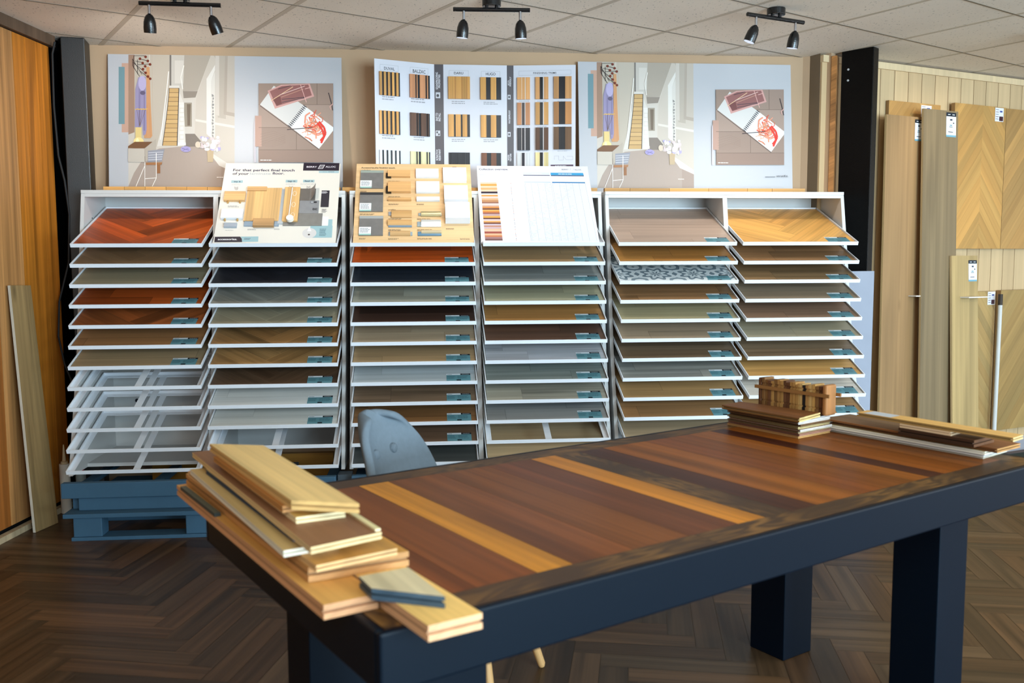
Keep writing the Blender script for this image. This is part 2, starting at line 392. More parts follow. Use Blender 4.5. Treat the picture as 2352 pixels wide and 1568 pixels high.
# artwork measured on the boards themselves, metres from each board's lower left corner
POSTER_ART = [('p',[(0.0685,0.3274),(0.1284,0.3279),(0.1319,0.7006),(0.0719,0.6997)],(205,165,145)),('p',[(0.0528,0.3719),(0.0843,0.3722),(0.0871,0.68),(0.0556,0.6795)],(118,152,160)),('p',[(0.1003,0.0362),(0.6568,0.0379),(0.6643,0.7551),(0.107,0.7458)],(214,204,192)),('p',[(0.107,0.7458),(0.1385,0.7463),(0.1346,0.328),(0.1029,0.3158)],(168,135,114)),('p',[(0.1385,0.7463),(0.3217,0.7494),(0.3198,0.5618),(0.2828,0.3373),(0.251,0.2531),(0.2045,0.2328),(0.1341,0.2801)],(200,188,172)),('l',[(0.2288,0.7478),(0.2324,0.3209)],(182,168,152),0.0038),('l',[(0.2156,0.7476),(0.2146,0.3207)],(216,206,194),0.0031),('p',[(0.3199,0.5698),(0.3975,0.5709),(0.3993,0.7507),(0.3217,0.7494)],(206,198,188)),('p',[(0.32,0.5794),(0.3293,0.5796),(0.331,0.7495),(0.3217,0.7494)],(128,120,114)),('p',[(0.3485,0.7185),(0.3951,0.7193),(0.3939,0.5949),(0.3473,0.5942)],(222,214,204)),('p',[(0.3993,0.7507),(0.5397,0.753),(0.4674,0.5557),(0.3896,0.5531)],(180,168,154)),('p',[(0.4674,0.5541),(0.3896,0.5531),(0.3931,0.5147),(0.4554,0.5194)],(150,138,126)),('p',[(0.5397,0.753),(0.6643,0.7551),(0.6577,0.1232),(0.5843,0.151),(0.4495,0.3227),(0.4593,0.5195)],(208,197,184)),('p',[(0.5514,0.7532),(0.618,0.7543),(0.6144,0.4046),(0.5714,0.4122),(0.5744,0.7101)],(192,180,166)),('p',[(0.5632,0.7534),(0.5827,0.7537),(0.5793,0.4204),(0.5598,0.4282)],(214,204,193)),('p',[(0.6141,0.7542),(0.6643,0.7551),(0.6608,0.4172),(0.6029,0.4287)],(184,170,156)),('p',[(0.6282,0.7545),(0.6643,0.7551),(0.661,0.4373),(0.6187,0.4449)],(200,188,175)),('p',[(0.4542,0.403),(0.6602,0.3688),(0.6601,0.3552),(0.4541,0.391)],(228,220,210)),('p',[(0.5149,0.6207),(0.5602,0.6978),(0.5599,0.6696),(0.5382,0.6089),(0.535,0.2994),(0.5119,0.3233)],(236,230,222)),('p',[(0.5382,0.6089),(0.5599,0.6616),(0.556,0.2835),(0.535,0.2994)],(226,219,210)),('p',[(0.5406,0.539),(0.5492,0.5359),(0.5538,0.5263),(0.542,0.5245)],(150,146,142)),('p',[(0.5459,0.5222),(0.5529,0.519),(0.5513,0.5094),(0.545,0.5077)],(150,146,142)),('p',[(0.5442,0.5052),(0.5504,0.5021),(0.5487,0.4924),(0.5433,0.4908)],(150,146,142)),('p',[(0.5424,0.4883),(0.5541,0.4853),(0.5517,0.4756),(0.5415,0.4738)],(150,146,142)),('p',[(0.5407,0.4714),(0.5516,0.4683),(0.5492,0.4587),(0.5445,0.457)],(150,146,142)),('p',[(0.546,0.4546),(0.5491,0.4514),(0.5521,0.4418),(0.5427,0.4401)],(150,146,142)),('p',[(0.5443,0.4377),(0.5528,0.4346),(0.5496,0.4249),(0.541,0.4232)],(150,146,142)),('p',[(0.5425,0.4208),(0.5503,0.4177),(0.5526,0.408),(0.544,0.4063)],(150,146,142)),('p',[(0.5408,0.4039),(0.5478,0.4007),(0.55,0.3911),(0.5422,0.3894)],(150,146,142)),('p',[(0.5391,0.387),(0.5515,0.3839),(0.5475,0.3742),(0.5405,0.3725)],(150,146,142)),('p',[(0.5444,0.3702),(0.549,0.367),(0.5505,0.3574),(0.5434,0.3557)],(150,146,142)),('p',[(0.5426,0.3533),(0.5528,0.3501),(0.548,0.3405),(0.5417,0.3388)],(150,146,142)),('p',[(0.5409,0.3364),(0.5502,0.3332),(0.5509,0.3236),(0.54,0.3219)],(150,146,142)),('p',[(0.5392,0.3195),(0.5477,0.3163),(0.5484,0.3067),(0.5429,0.305)],(150,146,142)),('p',[(0.3819,0.3221),(0.4472,0.3227),(0.449,0.5057),(0.3837,0.5049)],(214,206,196)),('p',[(0.3947,0.3607),(0.4351,0.3611),(0.4364,0.4911),(0.396,0.4906)],(160,148,132)),('p',[(0.4099,0.4828),(0.4301,0.483),(0.4258,0.3666),(0.4118,0.3665)],(120,104,88)),('p',[(0.1003,0.0362),(0.1302,0.1087),(0.1927,0.2088),(0.2625,0.2412),(0.3944,0.2541),(0.3951,0.3223),(0.4495,0.3227),(0.5149,0.243),(0.5921,0.147),(0.591,0.0377)],(178,160,148)),('p',[(0.3951,0.3223),(0.4495,0.3227),(0.5034,0.2549),(0.3944,0.2517)],(134,122,112)),('p',[(0.5882,0.151),(0.6576,0.1192),(0.6568,0.0379),(0.5871,0.0377)],(170,150,138)),('p',[(0.5149,0.2349),(0.6578,0.1393),(0.6576,0.1152),(0.5765,0.151)],(224,216,206)),('l',[(0.2567,0.0367),(0.3205,0.2336)],(168,150,139),0.0015),('l',[(0.2992,0.0368),(0.3406,0.2337)],(168,150,139),0.0016),('l',[(0.3418,0.0369),(0.3608,0.2339)],(168,150,139),0.0015),('l',[(0.3845,0.0371),(0.381,0.234)],(168,150,139),0.0015),('l',[(0.4272,0.0372),(0.4012,0.2342)],(168,150,139),0.0015),('l',[(0.47,0.0373),(0.4214,0.2343)],(168,150,139),0.0015),('l',[(0.5129,0.0375),(0.4416,0.2344)],(168,150,139),0.0015),('p',[(0.32,0.5818),(0.372,0.5825),(0.3716,0.5465),(0.3928,0.4906),(0.4022,0.2622),(0.251,0.2531),(0.2873,0.4013)],(226,219,210)),('p',[(0.3183,0.5682),(0.3695,0.5689),(0.3686,0.5449),(0.3169,0.5442)],(206,168,112)),('l',[(0.3183,0.5674),(0.3695,0.5681)],(104,78,52),0.0024),('l',[(0.3183,0.5682),(0.3169,0.5442)],(50,46,50),0.0031),('l',[(0.3695,0.5689),(0.3686,0.5449)],(50,46,50),0.0039),('p',[(0.3169,0.5442),(0.3686,0.5449),(0.3676,0.5209),(0.3148,0.5203)],(214,176,120)),('l',[(0.3168,0.5434),(0.3686,0.5441)],(104,78,52),0.0024),('l',[(0.3169,0.5442),(0.3148,0.5203)],(50,46,50),0.0031),('l',[(0.3686,0.5449),(0.3676,0.5209)],(50,46,50),0.0039),('p',[(0.3148,0.5203),(0.3676,0.5209),(0.3667,0.4969),(0.3124,0.4963)],(206,168,112)),('l',[(0.3148,0.5195),(0.3676,0.5201)],(104,78,52),0.0023),('l',[(0.3148,0.5203),(0.3124,0.4963)],(50,46,50),0.0031),('l',[(0.3676,0.5209),(0.3667,0.4969)],(50,46,50),0.0039),('p',[(0.3124,0.4963),(0.3667,0.4969),(0.3657,0.473),(0.3099,0.4723)],(214,176,120)),('l',[(0.3124,0.4955),(0.3667,0.4961)],(104,78,52),0.0024),('l',[(0.3124,0.4963),(0.3099,0.4723)],(50,46,50),0.0031),('l',[(0.3667,0.4969),(0.3657,0.473)],(50,46,50),0.0039),('p',[(0.3099,0.4723),(0.3657,0.473),(0.3648,0.449),(0.3071,0.4483)],(206,168,112)),('l',[(0.3099,0.4715),(0.3657,0.4722)],(104,78,52),0.0023),('l',[(0.3099,0.4723),(0.3071,0.4483)],(50,46,50),0.0031),('l',[(0.3657,0.473),(0.3648,0.449)],(50,46,50),0.0039),('p',[(0.3071,0.4483),(0.3648,0.449),(0.3638,0.425),(0.3042,0.4244)],(214,176,120)),('l',[(0.3071,0.4475),(0.3648,0.4482)],(104,78,52),0.0023),('l',[(0.3071,0.4483),(0.3042,0.4244)],(50,46,50),0.0031),('l',[(0.3648,0.449),(0.3638,0.425)],(50,46,50),0.0039),('p',[(0.3042,0.4244),(0.3638,0.425),(0.3629,0.401),(0.3011,0.4004)],(206,168,112)),('l',[(0.3042,0.4236),(0.3638,0.4242)],(104,78,52),0.0023),('l',[(0.3042,0.4244),(0.3011,0.4004)],(50,46,50),0.0031),('l',[(0.3638,0.425),(0.3629,0.401)],(50,46,50),0.0039),('p',[(0.3011,0.4004),(0.3629,0.401),(0.3619,0.3771),(0.2979,0.3765)],(214,176,120)),('l',[(0.3011,0.3996),(0.3629,0.4002)],(104,78,52),0.0023),('l',[(0.3011,0.4004),(0.2979,0.3765)],(50,46,50),0.0031),('l',[(0.3629,0.401),(0.3619,0.3771)],(50,46,50),0.0038),('p',[(0.2979,0.3765),(0.3619,0.3771),(0.361,0.3531),(0.2946,0.3525)],(206,168,112)),('l',[(0.2979,0.3757),(0.3619,0.3763)],(104,78,52),0.0023),('l',[(0.2979,0.3765),(0.2946,0.3525)],(50,46,50),0.0031),('l',[(0.3619,0.3771),(0.361,0.3531)],(50,46,50),0.0039),('p',[(0.2946,0.3525),(0.361,0.3531),(0.36,0.3292),(0.2912,0.3286)],(214,176,120)),('l',[(0.2946,0.3517),(0.361,0.3523)],(104,78,52),0.0023),('l',[(0.2946,0.3525),(0.2912,0.3286)],(50,46,50),0.0031),('l',[(0.361,0.3531),(0.36,0.3292)],(50,46,50),0.0038),('p',[(0.2912,0.3286),(0.36,0.3292),(0.3591,0.3052),(0.2877,0.3046)],(206,168,112)),('l',[(0.2912,0.3278),(0.36,0.3284)],(104,78,52),0.0023),('l',[(0.2912,0.3286),(0.2877,0.3046)],(50,46,50),0.0031),('l',[(0.36,0.3292),(0.3591,0.3052)],(50,46,50),0.0039),('p',[(0.2877,0.3046),(0.3591,0.3052),(0.3581,0.2813),(0.2841,0.2807)],(214,176,120)),('l',[(0.2877,0.3038),(0.359,0.3044)],(104,78,52),0.0023),('l',[(0.2877,0.3046),(0.2841,0.2807)],(50,46,50),0.0031),('l',[(0.3591,0.3052),(0.3581,0.2813)],(50,46,50),0.0038),('p',[(0.2841,0.2807),(0.3581,0.2813),(0.3572,0.2573),(0.2805,0.2567)],(206,168,112)),('l',[(0.2841,0.2799),(0.3581,0.2805)],(104,78,52),0.0023),('l',[(0.2841,0.2807),(0.2805,0.2567)],(50,46,50),0.0031),('l',[(0.3581,0.2813),(0.3572,0.2573)],(50,46,50),0.0039),('p',[(0.3724,0.4631),(0.3949,0.4633),(0.3951,0.481),(0.3726,0.4807)],(238,233,227)),('p',[(0.3752,0.4391),(0.3923,0.4393),(0.3925,0.4569),(0.3754,0.4567)],(238,233,227)),('p',[(0.3719,0.415),(0.3944,0.4152),(0.3946,0.4329),(0.3721,0.4326)],(238,233,227)),('p',[(0.3748,0.391),(0.3919,0.3912),(0.392,0.4088),(0.3749,0.4086)],(238,233,227)),('p',[(0.3714,0.3669),(0.3939,0.3671),(0.3941,0.3848),(0.3716,0.3845)],(238,233,227)),('p',[(0.3743,0.3429),(0.3914,0.3431),(0.3916,0.3607),(0.3745,0.3605)],(238,233,227)),('p',[(0.3709,0.3188),(0.3935,0.319),(0.3936,0.3367),(0.3711,0.3365)],(238,233,227)),('p',[(0.3738,0.2948),(0.3909,0.295),(0.3911,0.3126),(0.374,0.3125)],(238,233,227)),('p',[(0.3705,0.2708),(0.393,0.271),(0.3932,0.2886),(0.3706,0.2884)],(238,233,227)),('p',[(0.3695,0.4903),(0.3952,0.4906),(0.3951,0.4826),(0.3695,0.4823)],(236,231,225)),('p',[(0.362,0.2739),(0.4031,0.2742),(0.403,0.2582),(0.3595,0.2563)],(240,236,230)),('l',[(0.3169,0.6579),(0.3066,0.5616),(0.2707,0.2892)],(238,233,226),0.0046),('l',[(0.3972,0.6912),(0.3802,0.6268),(0.3897,0.5627)],(232,226,218),0.0046),('p',[(0.2011,0.6802),(0.2173,0.6804),(0.221,0.4966),(0.2284,0.3088),(0.219,0.2968),(0.1859,0.2965),(0.1992,0.4803)],(212,156,110)),('l',[(0.2054,0.4884),(0.1975,0.3046)],(190,130,86),0.0016),('l',[(0.2124,0.4885),(0.2183,0.3048)],(190,130,86),0.0015),('p',[(0.1581,0.6236),(0.1967,0.6281),(0.1994,0.3445),(0.1938,0.3165),(0.1806,0.3108),(0.1766,0.3762),(0.1671,0.3442),(0.1379,0.3559),(0.1421,0.5595)],(158,148,182)),('p',[(0.1602,0.5916),(0.1696,0.6078),(0.1656,0.3522),(0.1564,0.3521)],(140,130,165)),('p',[(0.1861,0.56),(0.1922,0.5601),(0.1916,0.3365),(0.1824,0.3364)],(138,128,162)),('e',(0.1787,0.5919,0.0208,0.04),(176,166,200)),('e',(0.1805,0.54,0.0139,0.0112),(96,86,110)),('l',[(0.1283,0.7229),(0.1776,0.6398)],(40,36,40),0.0023),('l',[(0.1361,0.7391),(0.1978,0.7401)],(40,36,40),0.0023),('l',[(0.1361,0.7391),(0.1355,0.6712)],(40,36,40),0.0023),('l',[(0.1552,0.7194),(0.1544,0.6395)],(40,36,40),0.0023),('l',[(0.1306,0.723),(0.1295,0.687)],(40,36,40),0.0023),('l',[(0.1295,0.687),(0.1659,0.6277)],(40,36,40),0.0023),('l',[(0.1668,0.7236),(0.2091,0.7123)],(40,36,40),0.0023),('l',[(0.1436,0.7112),(0.182,0.7038)],(40,36,40),0.0023),('l',[(0.1549,0.6914),(0.2205,0.6965)],(40,36,40),0.0023),('l',[(0.17,0.6557),(0.2198,0.6165)],(40,36,40),0.0023),('l',[(0.1319,0.703),(0.1969,0.6481)],(40,36,40),0.0024),('e',(0.1977,0.7345,0.007,0.0072),(112,46,30)),('e',(0.1683,0.7236,0.007,0.0072),(112,46,30)),('e',(0.2091,0.7123,0.007,0.0072),(112,46,30)),('e',(0.182,0.7006,0.0069,0.0072),(112,46,30)),('e',(0.2205,0.6941,0.007,0.0072),(112,46,30)),('e',(0.1949,0.6833,0.007,0.0072),(112,46,30)),('e',(0.1832,0.6679,0.007,0.0072),(112,46,30)),('e',(0.1969,0.6481,0.007,0.0072),(112,46,30)),('e',(0.2083,0.6283,0.007,0.0072),(112,46,30)),('e',(0.2206,0.6165,0.0069,0.0072),(112,46,30)),('l',[(0.1488,0.4518),(0.1634,0.3602)],(110,86,60),0.0016),('l',[(0.1411,0.4493),(0.1581,0.4543)],(226,180,70),0.0039),('l',[(0.1642,0.452),(0.1634,0.3602)],(110,86,60),0.0016),('l',[(0.1565,0.4495),(0.1735,0.4545)],(226,180,70),0.0039),('l',[(0.1796,0.4521),(0.1634,0.3602)],(110,86,60),0.0016),('l',[(0.1719,0.4496),(0.1889,0.4546)],(226,180,70),0.0039),('l',[(0.1951,0.4523),(0.1634,0.3602)],(110,86,60),0.0015),('l',[(0.1873,0.4498),(0.2043,0.4548)],(226,180,70),0.0039),('p',[(0.1412,0.2961),(0.172,0.2964),(0.1726,0.3547),(0.1418,0.3544)],(234,206,138)),('e',(0.1572,0.2787,0.0262,0.0216),(236,209,142)),('e',(0.1511,0.2803,0.0077,0.0159),(246,228,175)),('p',[(0.1024,0.252),(0.1372,0.2762),(0.2335,0.2769),(0.193,0.2383),(0.1023,0.2416)],(124,86,58)),('p',[(0.1016,0.1668),(0.187,0.1672),(0.1877,0.2407),(0.1022,0.24)],(206,196,183)),('p',[(0.1877,0.2407),(0.2483,0.293),(0.2476,0.2155),(0.1916,0.1673)],(190,178,164)),('p',[(0.2045,0.2288),(0.2911,0.2374),(0.2773,0.1734),(0.2039,0.1673)],(156,156,166)),('l',[(0.2067,0.2168),(0.2848,0.2222)],(214,214,220),0.0023),('l',[(0.2066,0.2041),(0.2823,0.2093)],(214,214,220),0.0023),('l',[(0.2065,0.1913),(0.2799,0.1965)],(214,214,220),0.0023),('l',[(0.2063,0.1785),(0.2774,0.1837)],(214,214,220),0.0024),('p',[(0.1946,0.1641),(0.2796,0.1662),(0.2748,0.1534),(0.1945,0.1513)],(170,116,74)),('p',[(0.252,0.1069),(0.2682,0.107),(0.2686,0.1549),(0.2524,0.1548)],(156,104,66)),('l',[(0.1885,0.1673),(0.1873,0.0364)],(240,236,230),0.0031),('l',[(0.2484,0.2171),(0.2471,0.0813),(0.2258,0.0366)],(240,236,230),0.0031),('l',[(0.1876,0.0771),(0.2471,0.0829)],(240,236,230),0.0031),('l',[(0.1411,0.0363),(0.1867,0.1449)],(240,236,230),0.003),('e',(0.4028,0.2382,0.0272,0.016),(158,148,190)),('l',[(0.3826,0.242),(0.4214,0.2327)],(112,102,150),0.0031),('l',[(0.3864,0.23),(0.4176,0.2439)],(126,116,164),0.0031),('e',(0.4668,0.2627,0.014,0.0176),(206,190,170)),('p',[(0.5149,0.2349),(0.5492,0.2352),(0.5454,0.1693),(0.5173,0.1691)],(196,172,138)),('e',(0.5072,0.266,0.0081,0.0102),(190,176,170)),('e',(0.4907,0.3021,0.0126,0.0071),(170,160,200)),('e',(0.5026,0.2542,0.0097,0.0096),(238,230,230)),('e',(0.5466,0.2932,0.0106,0.0125),(190,176,170)),('e',(0.5224,0.3022,0.0119,0.0063),(190,176,170)),('e',(0.488,0.2498,0.0124,0.0072),(190,176,170)),('e',(0.5539,0.2435,0.0114,0.013),(238,230,230)),('e',(0.555,0.2641,0.0137,0.006),(206,190,190)),('e',(0.4938,0.2938,0.0067,0.0133),(238,230,230)),('e',(0.5598,0.2451,0.0086,0.0122),(190,176,170)),('e',(0.5182,0.2633,0.0101,0.0128),(226,216,222)),('e',(0.5673,0.2359,0.0109,0.0063),(206,190,190)),('e',(0.5779,0.2419,0.01,0.0111),(170,160,200)),('e',(0.5454,0.236,0.0072,0.0059),(238,230,230)),('e',(0.567,0.236,0.0055,0.0119),(238,230,230)),('e',(0.5719,0.3023,0.0087,0.0085),(226,216,222)),('e',(0.4882,0.2611,0.0051,0.0111),(206,190,190)),('e',(0.5375,0.2404,0.0073,0.0069),(226,216,222)),('e',(0.5145,0.298,0.0103,0.005),(170,160,200)),('e',(0.579,0.2838,0.0072,0.0109),(206,190,190)),('e',(0.5143,0.2378,0.0131,0.0081),(238,230,230)),('e',(0.569,0.2773,0.0128,0.0108),(226,216,222)),('e',(0.5442,0.2392,0.0094,0.0086),(170,160,200)),('e',(0.5755,0.2738,0.0071,0.0075),(206,190,190)),('e',(0.4852,0.2746,0.0101,0.005),(190,176,170)),('e',(0.5417,0.2943,0.0107,0.0078),(206,190,190)),('e',(0.5504,0.2794,0.0113,0.0114),(226,216,222)),('e',(0.5412,0.2382,0.0049,0.0081),(238,230,230)),('e',(0.5131,0.2621,0.0063,0.0065),(206,190,190)),('e',(0.5665,0.2856,0.0121,0.0057),(226,216,222)),('e',(0.5787,0.257,0.0059,0.0093),(206,190,190)),('e',(0.5075,0.2904,0.0088,0.0109),(226,216,222)),('e',(0.5423,0.2386,0.011,0.0068),(170,160,200)),('e',(0.4916,0.2524,0.0068,0.0098),(206,190,190)),('e',(0.5463,0.2553,0.0156,0.0176),(238,226,230)),('f',(0.5641,0.0826,0.6072,0.0908),(236,230,226),1),('p',[(0.7619,0.1681),(0.7729,0.1682),(0.7754,0.3942),(0.7643,0.394)],(206,198,204)),('p',[(0.7691,0.2545),(0.8038,0.2547),(0.8056,0.4227),(0.7709,0.4224)],(212,184,172)),('p',[(0.7871,0.1682),(1.1866,0.1705),(1.1917,0.6043),(0.7918,0.5987)],(160,136,122)),('p',[(0.7892,0.358),(1.1889,0.3616),(1.1903,0.4878),(0.7905,0.4832)],(172,148,134)),('p',[(0.7871,0.1682),(1.1866,0.1705),(1.1875,0.2396),(0.7879,0.2368)],(154,128,114)),('p',[(0.7691,0.2545),(0.8038,0.2547),(0.8056,0.4227),(0.7709,0.4224)],(190,152,136)),('l',[(0.7905,0.4832),(1.1903,0.4878)],(108,88,78),0.0024),('l',[(0.7892,0.358),(1.1889,0.3616)],(108,88,78),0.0023),('l',[(0.7879,0.2368),(1.1875,0.2396)],(108,88,78),0.0023),('l',[(1.1045,0.6031),(1.1032,0.4868)],(108,88,78),0.0024),('l',[(0.991,0.3598),(0.9897,0.2382)],(108,88,78),0.0024),('l',[(0.7982,0.3217),(0.8695,0.3385),(0.9326,0.3147),(0.861,0.2859),(0.8057,0.2854)],(142,118,105),0.0016),('l',[(0.7981,0.3072),(0.8694,0.3272),(0.9325,0.305),(0.8609,0.2778),(0.8057,0.279)],(142,118,105),0.0016),('l',[(0.7979,0.2926),(0.8693,0.3158),(0.9324,0.2953),(0.8608,0.2697),(0.8056,0.2725)],(142,118,105),0.0016),('l',[(0.7978,0.2781),(0.8691,0.3045),(0.9323,0.2856),(0.8608,0.2616),(0.8055,0.266)],(142,118,105),0.0015),('l',[(0.7976,0.2636),(0.869,0.2932),(0.9322,0.2759),(0.8607,0.2535),(0.8054,0.2596)],(142,118,105),0.0016),('p',[(0.7976,0.4833),(0.8722,0.5869),(1.0393,0.4763),(0.9546,0.366)],(222,218,214)),('p',[(0.9546,0.366),(1.0393,0.4763),(1.1889,0.3633),(1.1887,0.3454),(1.1108,0.2448)],(242,240,238)),('l',[(0.7975,0.4776),(0.9545,0.3595),(1.1107,0.2407)],(96,80,72),0.004),('p',[(0.8387,0.5589),(0.9119,0.5923),(1.0654,0.6009),(1.0885,0.5313),(0.8772,0.4615)],(214,162,154)),('p',[(0.8505,0.5559),(0.9166,0.5859),(1.0574,0.5959),(1.0758,0.5368),(0.8853,0.4754)],(152,98,94)),('p',[(0.8635,0.5164),(0.9056,0.529),(0.9147,0.4887),(0.8869,0.4786)],(122,70,68)),('l',[(0.8555,0.5041),(0.9753,0.5826)],(226,190,150),0.0032),('l',[(0.8958,0.5694),(0.9634,0.5881)],(60,50,56),0.0032),('l',[(0.9034,0.5371),(1.039,0.5875)],(222,190,180),0.0031),('l',[(0.915,0.513),(1.0422,0.5267)],(56,48,60),0.0031),('l',[(0.9148,0.4968),(1.0382,0.5226)],(70,60,66),0.0032),('l',[(0.9111,0.5251),(1.0308,0.5712)],(190,140,120),0.0032),('l',[(1.0152,0.5953),(1.0459,0.4983)],(222,172,164),0.0031),('l',[(1.0388,0.5713),(1.0668,0.5798)],(222,172,164),0.0032),('l',[(1.0298,0.4827),(1.0472,0.4699)],(40,38,50),0.004),('l',[(1.0233,0.4742),(1.0406,0.4614)],(40,38,50),0.004),('l',[(1.0168,0.4657),(1.0341,0.4529)],(40,38,50),0.0039),('l',[(1.0102,0.4572),(1.0276,0.4444)],(40,38,50),0.004),('l',[(1.0037,0.4487),(1.0211,0.4359)],(40,38,50),0.004),('l',[(0.9972,0.4402),(1.0146,0.4274)],(40,38,50),0.004),('l',[(0.9907,0.4317),(1.008,0.4189)],(40,38,50),0.004),('l',[(0.9842,0.4232),(1.0015,0.4104)],(40,38,50),0.0039),('l',[(0.9777,0.4147),(0.995,0.4019)],(40,38,50),0.0039),('l',[(0.9712,0.4063),(0.9885,0.3935)],(40,38,50),0.0039),('l',[(0.9646,0.3978),(0.982,0.385)],(40,38,50),0.004),('l',[(0.9581,0.3893),(0.9755,0.3765)],(40,38,50),0.004),('l',[(0.9516,0.3808),(0.969,0.368)],(40,38,50),0.004),('l',[(0.9451,0.3724),(0.9624,0.3596)],(40,38,50),0.004),('l',[(1.0393,0.4763),(0.9546,0.366)],(70,66,76),0.0024),('l',[(1.0875,0.3533),(1.091,0.3325),(1.0774,0.3251)],(240,172,140),0.0064),('l',[(1.0348,0.3088),(1.0616,0.2998),(1.0749,0.2857)],(190,120,90),0.0064),('l',[(1.0349,0.3621),(1.0489,0.3411),(1.0521,0.3207)],(240,172,140),0.004),('l',[(1.0447,0.3656),(1.0398,0.3387),(1.0194,0.3309)],(240,172,140),0.004),('l',[(1.0944,0.4356),(1.0853,0.4138),(1.0647,0.4039)],(240,172,140),0.004),('l',[(1.1125,0.4278),(1.1277,0.4167),(1.1378,0.4093)],(190,120,90),0.004),('l',[(1.1311,0.4081),(1.133,0.3957),(1.1204,0.3881)],(214,84,60),0.004),('l',[(1.0604,0.4178),(1.0722,0.3857),(1.061,0.3574)],(214,84,60),0.008),('l',[(1.0333,0.3595),(1.0433,0.3404),(1.0393,0.3302)],(240,172,140),0.0039),('l',[(1.1232,0.4419),(1.0998,0.4211),(1.0717,0.4217)],(236,150,120),0.004),('l',[(1.0934,0.3996),(1.0855,0.3766),(1.0683,0.3641)],(226,130,96),0.0039),('l',[(1.0646,0.3672),(1.0856,0.3594),(1.1021,0.351)],(190,120,90),0.008),('l',[(1.0506,0.357),(1.0717,0.3509),(1.0834,0.34)],(214,84,60),0.004),('l',[(1.1008,0.3614),(1.1156,0.3519),(1.118,0.3481)],(190,120,90),0.004),('l',[(1.1218,0.3652),(1.1154,0.3446),(1.0927,0.3318)],(236,150,120),0.004),('l',[(1.075,0.3431),(1.0674,0.3237),(1.0449,0.318)],(240,172,140),0.004),('l',[(1.0265,0.3694),(1.0486,0.3593),(1.0607,0.3517)],(214,84,60),0.0064),('l',[(1.1289,0.3682),(1.1206,0.3565),(1.1026,0.3637)],(190,120,90),0.0064),('l',[(1.0669,0.4132),(1.0678,0.3999),(1.0554,0.3894)],(240,172,140),0.004),('l',[(1.0728,0.3676),(1.091,0.3627),(1.0946,0.3544)],(226,130,96),0.0063),('l',[(1.1136,0.3804),(1.0966,0.362),(1.0662,0.3681)],(190,120,90),0.0064),('l',[(1.1027,0.3776),(1.0909,0.362),(1.0651,0.3573)],(226,130,96),0.008),('l',[(1.1109,0.3719),(1.1065,0.3424),(1.0864,0.3214)],(240,172,140),0.0064),('l',[(1.0467,0.4081),(1.0552,0.3878),(1.0494,0.3712)],(236,150,120),0.004),('l',[(1.0987,0.344),(1.0768,0.3346),(1.0432,0.345)],(190,120,90),0.008),('l',[(1.0694,0.4137),(1.0761,0.3879),(1.0595,0.3663)],(226,130,96),0.0063),('l',[(1.0856,0.4473),(1.0889,0.4254),(1.0734,0.4088)],(214,84,60),0.004),('l',[(1.1307,0.3295),(1.1057,0.3182),(1.0749,0.3315)],(236,150,120),0.008),('l',[(1.0947,0.4004),(1.1051,0.3855),(1.1084,0.3731)],(236,150,120),0.004),('l',[(1.081,0.3505),(1.096,0.3207),(1.0964,0.2995)],(236,150,120),0.0079),('l',[(1.0857,0.3898),(1.0646,0.3721),(1.0329,0.3744)],(226,130,96),0.0064),('l',[(1.0661,0.4241),(1.1014,0.4158),(1.1196,0.4019)],(226,130,96),0.004),('l',[(1.0823,0.3828),(1.097,0.3689),(1.1033,0.3586)],(226,130,96),0.0064),('l',[(1.0769,0.3527),(1.0929,0.3449),(1.0938,0.3339)],(214,84,60),0.0064),('l',[(1.1237,0.3602),(1.1115,0.3443),(1.0941,0.3401)],(236,150,120),0.0063),('l',[(1.1312,0.3484),(1.117,0.3304),(1.0959,0.3257)],(214,84,60),0.004),('l',[(1.1062,0.3787),(1.0785,0.3617),(1.0483,0.3719)],(214,84,60),0.008),('l',[(1.0759,0.4287),(1.0949,0.4032),(1.0941,0.383)],(214,84,60),0.004),('l',[(1.0985,0.4566),(1.0875,0.4338),(1.0674,0.4254)],(214,84,60),0.004),('l',[(1.0803,0.417),(1.0811,0.398),(1.0672,0.3904)],(240,172,140),0.0063),('l',[(1.085,0.3961),(1.114,0.3826),(1.1322,0.3608)],(190,120,90),0.0064),('l',[(1.0475,0.3875),(1.0508,0.3693),(1.0431,0.3529)],(240,172,140),0.008),('l',[(1.037,0.3833),(1.0463,0.3624),(1.0428,0.3511)],(226,130,96),0.0064),('l',[(1.0789,0.3674),(1.067,0.3521),(1.0468,0.3503)],(190,120,90),0.004),('l',[(1.0381,0.3095),(1.0544,0.303),(1.0647,0.291)],(226,130,96),0.004),('l',[(1.084,0.4109),(1.0803,0.3931),(1.0573,0.3837)],(190,120,90),0.004),('l',[(1.1125,0.3934),(1.1401,0.3612),(1.1477,0.3287),(1.1231,0.2757)],(220,50,36),0.0104),('l',[(1.1044,0.3852),(1.1319,0.3449),(1.1395,0.3124),(1.1193,0.2879)],(220,50,36),0.0104),('l',[(1.0367,0.3846),(1.0411,0.4252),(1.0652,0.4417)],(226,140,110),0.0079),('l',[(0.9409,0.348),(1.0204,0.3552),(1.0778,0.3622)],(60,44,46),0.004),('l',[(1.1663,0.5518),(1.1816,0.4918),(1.1884,0.4552)],(54,46,52),0.004),('l',[(1.178,0.4592),(1.1718,0.4754),(1.1888,0.4919)],(206,160,150),0.0048),('f',(0.7967,0.1756,0.8757,0.1857),(226,220,214),1),('t','stratifié.',(1.1392,0.1004,0.0703,0.0119),(40,44,60)),('l',[(1.0718,0.1001),(1.1305,0.1004)],(40,44,60),0.0026)]
